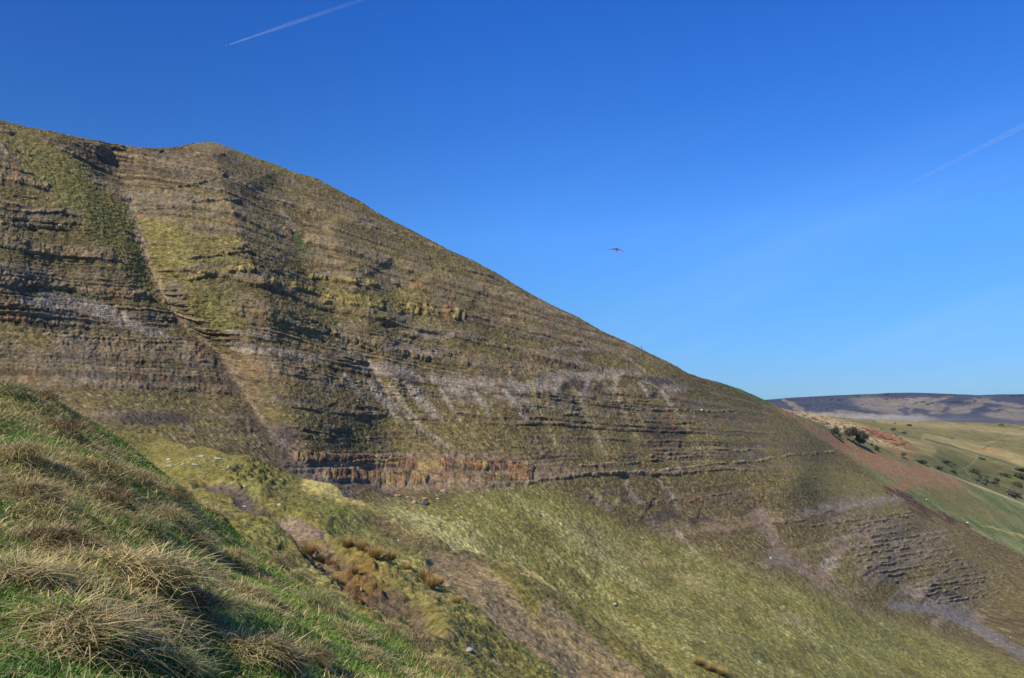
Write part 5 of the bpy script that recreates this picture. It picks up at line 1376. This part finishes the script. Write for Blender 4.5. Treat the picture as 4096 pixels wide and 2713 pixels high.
def person_mesh(stride, jacket, arm=.25):
    s = stride
    V = [(0, 0, .95), (0, .01, 1.15), (0, 0, 1.36), (0, .02, 1.50), (0, .03, 1.62), (0, .04, 1.72),
         (.17, 0, 1.40), (.24, .06 * arm + .05, 1.14), (.25, .35 * arm, .90), (.25, .4 * arm, .82), (-.17, 0, 1.40), (-.24, -.1 * arm, 1.14), (-.25, .1 - .35 * arm, .90), (-.25, .1 - .3 * arm, .82),
         (.10, 0, .88), (.10, s * .22, .50), (.10, s * .30 - .10, .09), (.10, s * .30 + .08, .05), (-.10, 0, .88), (-.10, -s * .14, .50), (-.10, -s * .38, .10), (-.10, -s * .38 + .16, .05)]
    E = [(0, 1), (1, 2), (2, 3), (3, 4), (4, 5), (2, 6), (6, 7), (7, 8), (8, 9), (2, 10), (10, 11), (11, 12), (12, 13), (0, 14), (14, 15), (15, 16), (16, 17), (0, 18), (18, 19), (19, 20), (20, 21)]
    Rr = [.14, .135, .15, .06, .10, .085, .075, .055, .04, .035, .075, .055, .04, .035, .095, .065, .045, .04, .095, .065, .045, .04]
    return skin_mesh("person", V, E, Rr, [M_skin, jacket, M_dark], 2)
M_hair = simple_mat("hair", (.06, .04, .03), .8, .2, 20, 0)
hair_me = None
def make_person(mesh, loc, rotz, label, s=1.0, group=None):
    global hair_me
    if hair_me is None:
        import bmesh
        bm = bmesh.new(); bmesh.ops.create_uvsphere(bm, u_segments=12, v_segments=8, radius=.108)
        for v in bm.verts:
            v.co.z = v.co.z * 1.05 if v.co.z > -.02 else v.co.z * .45; v.co.y = v.co.y * 1.05 - .02; v.co.z += 1.72; v.co.y += .03
        hair_me = bpy.data.meshes.new("hair"); bm.to_mesh(hair_me); bm.free(); hair_me.materials.append(M_hair)
        for p_ in hair_me.polygons: p_.use_smooth = True
    o = bpy.data.objects.new("person", mesh); sc.collection.objects.link(o); o.location = loc; o.rotation_euler = (0, 0, rotz); o.scale = (s, s, s)
    h = bpy.data.objects.new("hair", hair_me); sc.collection.objects.link(h); h.parent = o
    tag(o, label, "person", group); return o
PM = {'red': person_mesh(.9, M_red), 'dark': person_mesh(.5, M_blue), 'white': person_mesh(.4, M_white), 'orange': person_mesh(.7, M_orange), 'grey': person_mesh(.8, M_grey), 'dark2': person_mesh(1.0, M_blue)}
G_P = "walkers along the far ridge path"
PEOPLE = [('r', 2567, 1392, 'dark', 7, 1.0, "walker in dark clothes alone on the steep skyline of the hill", None), ('r', 3147, 1645, 'red', 9, 1.0, "walker in a red jacket on the skyline where the hill meets the moor", None),
          ('v', 3195, 1651, 'grey', 5, 1, "walker in grey, first from the left of the group below the moor", G_P), ('v', 3204, 1652, 'white', 5.5, 1, "walker in a white top, second from the left of the group below the moor", G_P),
          ('v', 3214, 1653, 'white', 6, 1, "taller walker in white in the middle of the group below the moor", G_P), ('v', 3221, 1654, 'dark', 6, 1, "walker in dark clothes at the right end of the group below the moor", G_P),
          ('v', 3349, 1675, 'orange', 5, 1, "walker in orange just left of the dark pair", G_P), ('v', 3371, 1676, 'dark', 6, 1, "left one of the pair of dark walkers on the plateau edge", G_P), ('v', 3374.5, 1676, 'dark2', 6, 1, "right one of the pair of dark walkers on the plateau edge", G_P),
          ('v', 3565, 1686, 'dark', 5, 1, "dark walker beside the white sheep on the plateau line", G_P), ('v', 3606, 1686, 'dark2', 6.5, 1, "left one of two dark walkers apart on the plateau line", G_P), ('v', 3613, 1686, 'dark', 6, 1, "right one of two dark walkers apart on the plateau line", G_P),
          ('v', 3673, 1688, 'dark2', 5.5, 1, "dark walker right of the large white sheep on the plateau", G_P), ('v', 3678, 1689, 'grey', 5, 1, "grey walker at the right end of the people on the plateau", G_P)]
def place_people():
    for sf, px, py, mk, hpx, s_, lab, grp in PEOPLE:
        if sf == 'v':
            p = at_y(S_val, px, max(py, interp(px, V_TOP) + 3))
        else:
            c = int(np.searchsorted(S_hill.cols, px)); p = Vector(S_hill.P[0, c])
        make_person(PM[mk], p - Vector((0, 0, .03)), random.uniform(-2, 2), lab, 1.0, grp)
place_people()

# ------------------------------------------------------------------ SHEEP
M_wool = simple_mat("wool", (.72, .70, .62), .95, .15, 12, .6); M_face = simple_mat("dark_face", (.05, .045, .04), .8, .2, 8, 0)
def sheep_meshes():
    V = [(0, 0, .62), (.30, 0, .64), (.48, 0, .66), (.62, 0, .80), (-.30, 0, .63), (-.50, 0, .58), (-.62, 0, .50)]
    E = [(0, 1), (1, 2), (2, 3), (0, 4), (4, 5), (5, 6)]; Rr = [.27, .25, .19, .11, .27, .2, .05]
    b = skin_mesh("body", V, E, Rr, [M_wool], 2)
    for p_ in b.polygons: p_.material_index = 0
    h = skin_mesh("head", [(.66, 0, .86), (.76, 0, .84), (.86, 0, .74), (.90, 0, .70), (.66, .12, .90), (.66, -.12, .90)], [(0, 1), (1, 2), (2, 3), (0, 4), (0, 5)], [.085, .08, .055, .045, .03, .03], [M_face], 1)
    for p_ in h.polygons: p_.material_index = 0
    legs = []
    for x, kx in ((.36, .03), (-.42, -.06)):
        for y in (.14, -.14):
            legs.append(tube_mesh([[(x, y, .5, .055), (x + kx, y, .27, .034), (x, y, .06, .026), (x + .02, y, 0, .034)]], "leg", M_face, 6))
    return b, h, legs
SB = sheep_meshes()
for px, py, sf, rz, lab in [(3568, 1689, 'v', 0, "white sheep beside a dark walker on the plateau line"), (3638, 1692, 'v', 1, "white sheep between the walkers, left of the large one"), (3665, 1690, 'v', 2.6, "largest white sheep on the plateau line"),
                            (3506, 1687, 'v', .4, "faint white sheep left on the plateau line"), (3530, 1688, 'v', 3, "second faint white sheep on the plateau line"), (3818, 1698, 'v', .3, "small white sheep far right on the plateau line"),
                            (3705, 2003, 'h', .5, "white sheep grazing on the green slope right of the heather edge"), (3867, 2096, 'h', 2.8, "white sheep lower down beside the dark heather edge")]:
    p = at_y(S_val if sf == 'v' else S_hill, px, py)
    r_ = bpy.data.objects.new("sheep", None); sc.collection.objects.link(r_); r_.location = p; r_.rotation_euler = (0, 0, rz)
    for m in [SB[0], SB[1]] + SB[2]:
        c = bpy.data.objects.new(m.name.split('.')[0], m); sc.collection.objects.link(c); c.parent = r_
    tag(r_, lab, "sheep", "white sheep on the pastures")

# ------------------------------------------------------------------ HANG GLIDER AND PILOT
def hang_glider():
    D = 470.0; u, v = unproj(2467, 993); o0 = Vector((float(u) * D, D, float(v) * D)); k = 520.0 / F * 1.12
    N0 = np.array([0, 0, 0.]); Lt = np.array([-33 * k, -.4, -6.5 * k]); Rt = np.array([23.5 * k, -2.6, -14.5 * k]); K = np.array([-1.5 * k, -2.4, -9.6 * k])
    root = bpy.data.objects.new("hang_glider", None); sc.collection.objects.link(root); root.location = o0; root.empty_display_size = .5
    tag(root, "red hang glider with a dark leading edge soaring in the open sky", "hang glider")
    def panel(name, f0, f1, mat, lift=0):
        V = []; n = 13; th = .03
        for wing, T in ((-1, Lt), (1, Rt)):
            for i in range(n):
                t = i / (n - 1); le = N0 + (T - N0) * t
                tr = K + (T - K) * t + (K - N0) * .10 * t; tr = tr + (np.array([0, 0, .22]) * math.sin(math.pi * t))
                for f in np.linspace(f0, f1, 4):
                    p_ = le + (tr - le) * f; p_[2] += .16 * math.sin(math.pi * min(1, f)) * (1 - t) + lift
                    V.append(p_)
        V = np.array(V); m = len(V); V2 = np.concatenate([V, V - np.array([0, 0, th])])
        F_ = []
        for w in range(2):
            b0 = w * n * 4
            for i in range(n - 1):
                for j in range(3):
                    a = b0 + i * 4 + j; q = [a, a + 1, a + 5, a + 4]; F_.append(q); F_.append([x + m for x in q[::-1]])
        ob = mesh_from(name, V2, np.array(F_, np.int32), None, mat, parent=root, link=True)
        return ob
    panel("leading_panel", 0, .68, cloth("dark_sailcloth", (.012, .014, .03)))
    sail = panel("sail", .68, .96, cloth("red_sailcloth", (.42, .012, .025)))
    panel("trailing_edge", .96, 1.0, cloth("pink_sailcloth", (.55, .10, .14)))
    Mt = simple_mat("alloy_tube", (.05, .05, .06), .4, .1, 5, 0)
    def tube(name, pts, r): 
        o = bpy.data.objects.new(name, tube_mesh([[(*p, r) for p in pts]], name, Mt, 6)); sc.collection.objects.link(o); o.parent = root
    tube("keel", [N0, K + (K - N0) * .12], .03); mid = (N0 * .45 + K * .55) 
    bar = mid + np.array([.15, -.1, -1.65]); d_ = np.array([.75, -.15, -.1])
    tube("crossbar", [Lt * .55, N0 * .4 + K * .3, Rt * .55], .03)
    tube("control_frame", [mid, bar - d_, bar + d_, mid], .022)
    for T in (Lt * .62, Rt * .62, N0, K): tube("rigging_wire", [bar + (d_ if T[0] > 0 else -d_), T], .008)
    # pilot hangs in a dark harness, legs trailing towards us
    c = mid + np.array([-.15, -.15, -1.0])
    V = [(0, 0, 0), (0, .12, .28), (0, .18, .48), (0, .22, .66), (0, .26, .80), (.18, .2, .44), (.30, .42, .30), (.42, .62, .10), (-.18, .2, .44), (-.22, .44, .28), (-.15, .62, .10), (0, -.1, -.35), (0, -.22, -.75), (0, -.30, -1.0)]
    E = [(0, 1), (1, 2), (2, 3), (3, 4), (2, 5), (5, 6), (6, 7), (2, 8), (8, 9), (9, 10), (0, 11), (11, 12), (12, 13)]
    Rr = [.20, .20, .19, .09, .12, .08, .06, .045, .08, .06, .045, .19, .13, .07]
    me = skin_mesh("person", V, E, Rr, [M_blue], 2)
    for p_ in me.polygons: p_.material_index = 0
    po = bpy.data.objects.new("person", me); sc.collection.objects.link(po); po.location = o0 + Vector(c)
    tag(po, "pilot in a dark harness hanging upright beneath the red hang glider", "person")
hang_glider()

# ------------------------------------------------------------------ AIRLINER AND VAPOUR TRAILS
def airliner():
    H = 9800.0
    def pt(px, py): u, v = unproj(px, py); D = H / float(v); return np.array([float(u) * D, D, H])
    a = pt(905, 183); b = pt(1480, -12); d = unit(b - a)            # the trail runs back along d
    root = bpy.data.objects.new("airliner", None); sc.collection.objects.link(root); root.location = a
    root.rotation_euler = Vector(-d).to_track_quat('X', 'Z').to_euler()
    Mw = simple_mat("white_paint", (.85, .85, .86), .4, .05, 2, 0)
    def part(name, me): o = bpy.data.objects.new(name, me); sc.collection.objects.link(o); o.parent = root
    part("fuselage", tube_mesh([[(34, 0, 0, .3), (31, 0, 0, 1.8), (26, 0, 0, 2.9), (-18, 0, 0, 2.9), (-30, 0, .8, 1.4), (-34, 0, 1.2, .3)]], "fuselage", Mw, 14))
    def slab(name, P4, t=.6):
        P4 = np.array(P4, float); V = np.concatenate([P4 + [0, 0, t / 2], P4 - [0, 0, t / 2]])
        F_ = np.array([[0, 1, 2, 3], [7, 6, 5, 4], [0, 4, 5, 1], [1, 5, 6, 2], [2, 6, 7, 3], [3, 7, 4, 0]], np.int32)
        mesh_from(name, V, F_, None, Mw, smooth=False, parent=root)
    for s_ in (1, -1):
        slab("wing", [(9, 2 * s_, -1), (-9, 30 * s_, 1), (-12, 30 * s_, 1), (-4, 2 * s_, -1)])
        slab("tailplane", [(-27, 1 * s_, 1), (-32, 10 * s_, 1.6), (-34, 10 * s_, 1.6), (-32, 1 * s_, 1)], .3)
        part("engine", tube_mesh([[(7, 9 * s_, -3, 1.0), (6, 9 * s_, -3, 1.5), (1, 9 * s_, -3, 1.3), (0, 9 * s_, -3, .7)]], "engine", Mw, 10))
    V = np.array([(-26, .25, 2), (-33, .25, 11), (-36, .25, 11), (-33, .25, 2), (-26, -.25, 2), (-33, -.25, 11), (-36, -.25, 11), (-33, -.25, 2)], float)
    mesh_from("fin", V, np.array([[0, 1, 2, 3], [7, 6, 5, 4], [0, 4, 5, 1], [1, 5, 6, 2], [2, 6, 7, 3], [3, 7, 4, 0]], np.int32), None, Mw, smooth=False, parent=root)
    tag(root, "tiny white airliner at the head of the bright vapour trail", "airliner")
    # trails: soft lumpy tubes of ice cloud
    def trail_mat(name, dens):
        m, n, l = mat_new(name)
        o = n.new("ShaderNodeOutputMaterial"); bs = n.new("ShaderNodeBsdfDiffuse"); tp = n.new("ShaderNodeBsdfTransparent"); mx_ = n.new("ShaderNodeMixShader")
        bs.inputs[0].default_value = (.95, .95, .95, 1)
        at = n.new("ShaderNodeAttribute"); at.attribute_name = "Col"; tc = n.new("ShaderNodeTexCoord"); t = n.new("ShaderNodeTexNoise"); t.inputs['Scale'].default_value = .004; t.inputs['Detail'].default_value = 4
        l.new(tc.outputs['Object'], t.inputs['Vector']); mr = n.new("ShaderNodeMapRange"); mr.inputs[1].default_value = .3; mr.inputs[2].default_value = .7; mr.inputs[3].default_value = .55; mr.inputs[4].default_value = 1.2
        mu = n.new("ShaderNodeMath"); mu.operation = 'MULTIPLY'; mu.use_clamp = True; m2 = n.new("ShaderNodeMath"); m2.operation = 'MULTIPLY'; m2.inputs[1].default_value = dens
        l.new(t.outputs[0], mr.inputs[0]); l.new(at.outputs['Fac'], m2.inputs[0]); l.new(m2.outputs[0], mu.inputs[0]); l.new(mr.outputs[0], mu.inputs[1])
        l.new(mu.outputs[0], mx_.inputs[0]); l.new(tp.outputs[0], mx_.inputs[1]); l.new(bs.outputs[0], mx_.inputs[2]); l.new(mx_.outputs[0], o.inputs[0])
        return m
    def trail(name, A, Bp, prof, dens, label, strands=(0,), sep=None, shells=3):
        dd = Bp - A; L = np.linalg.norm(dd); d1 = dd / L; side = unit(np.cross(d1, [0, 0, 1])); upv = np.cross(side, d1)
        V, Q, Cc = [], [], []; nv = 0; n = 140; sides = 8; th = np.arange(sides) * 2 * math.pi / sides
        for st in strands:
            for sh in range(shells):
                for i in range(n):
                    t = (i / (n - 1)); w, al = prof(t); w *= (1 - sh / shells * .85) * (1 + .18 * float(perlin(t * 60, st * 9.0 + sh * .1, 77)))
                    cpt = A + dd * t + side * st * (sep(t) if sep else 0) + upv * w * .3 * float(perlin(t * 25, st * 5.0, 78))
                    V.append(cpt + w * (np.cos(th)[:, None] * side + np.sin(th)[:, None] * upv)); Cc.append(np.full((sides, 3), al))
                for i in range(n - 1):
                    j = np.arange(sides); k_ = (j + 1) % sides; Q.append(np.stack([nv + i * sides + j, nv + i * sides + k_, nv + (i + 1) * sides + k_, nv + (i + 1) * sides + j], -1))
                nv += n * sides
        o = mesh_from(name, np.concatenate(V), np.concatenate(Q).astype(np.int32), np.concatenate(Cc), trail_mat(name + "_ice", dens))
        tag(o, label, "vapour trail"); o.visible_shadow = True
        return o
    a2 = a + d * 110; b2 = a + (b - a) * 1.5
    trail("vapour_trail", a2, b2, lambda t: (4 + 17 * min(1, t * 3) ** .8, .9 * math.exp(-t * 3.2)), .085, "bright double vapour trail running from the airliner to the top of the picture", (-1, 1), lambda t: 8 + 30 * min(1, t * 3.2) ** .9 * (1 - .6 * sstep(.35, .7, t)))
    A = pt(3560, 778); Bp = pt(4140, 480)
    trail("vapour_trail", A, Bp, lambda t: (30 + 80 * t, sstep(0, .35, t) * .75 + .05), .030, "broad faint old vapour trail fading toward the right margin")

airliner()

# ------------------------------------------------------------------ HAZE: one box of clear air round the whole place
def haze():
    x0, x1, y0, y1, z0, z1 = -10600.0, 10600.0, -10600.0, 10600.0, -200.0, 165.0
    V = np.array([(x0, y0, z0), (x1, y0, z0), (x1, y1, z0), (x0, y1, z0), (x0, y0, z1), (x1, y0, z1), (x1, y1, z1), (x0, y1, z1)])
    Q = np.array([[0, 3, 2, 1], [4, 5, 6, 7], [0, 1, 5, 4], [1, 2, 6, 5], [2, 3, 7, 6], [3, 0, 4, 7]], np.int32)
    m, n, l = mat_new("haze"); o = n.new("ShaderNodeOutputMaterial"); pv = n.new("ShaderNodeVolumePrincipled")
    pv.inputs['Color'].default_value = (.55, .72, 1.0, 1); pv.inputs['Density'].default_value = 2.6e-5; pv.inputs['Anisotropy'].default_value = .2
    l.new(pv.outputs[0], o.inputs['Volume'])
    ob = mesh_from("haze", V, Q, None, m, smooth=False); tag(ob, kind='stuff')
haze()
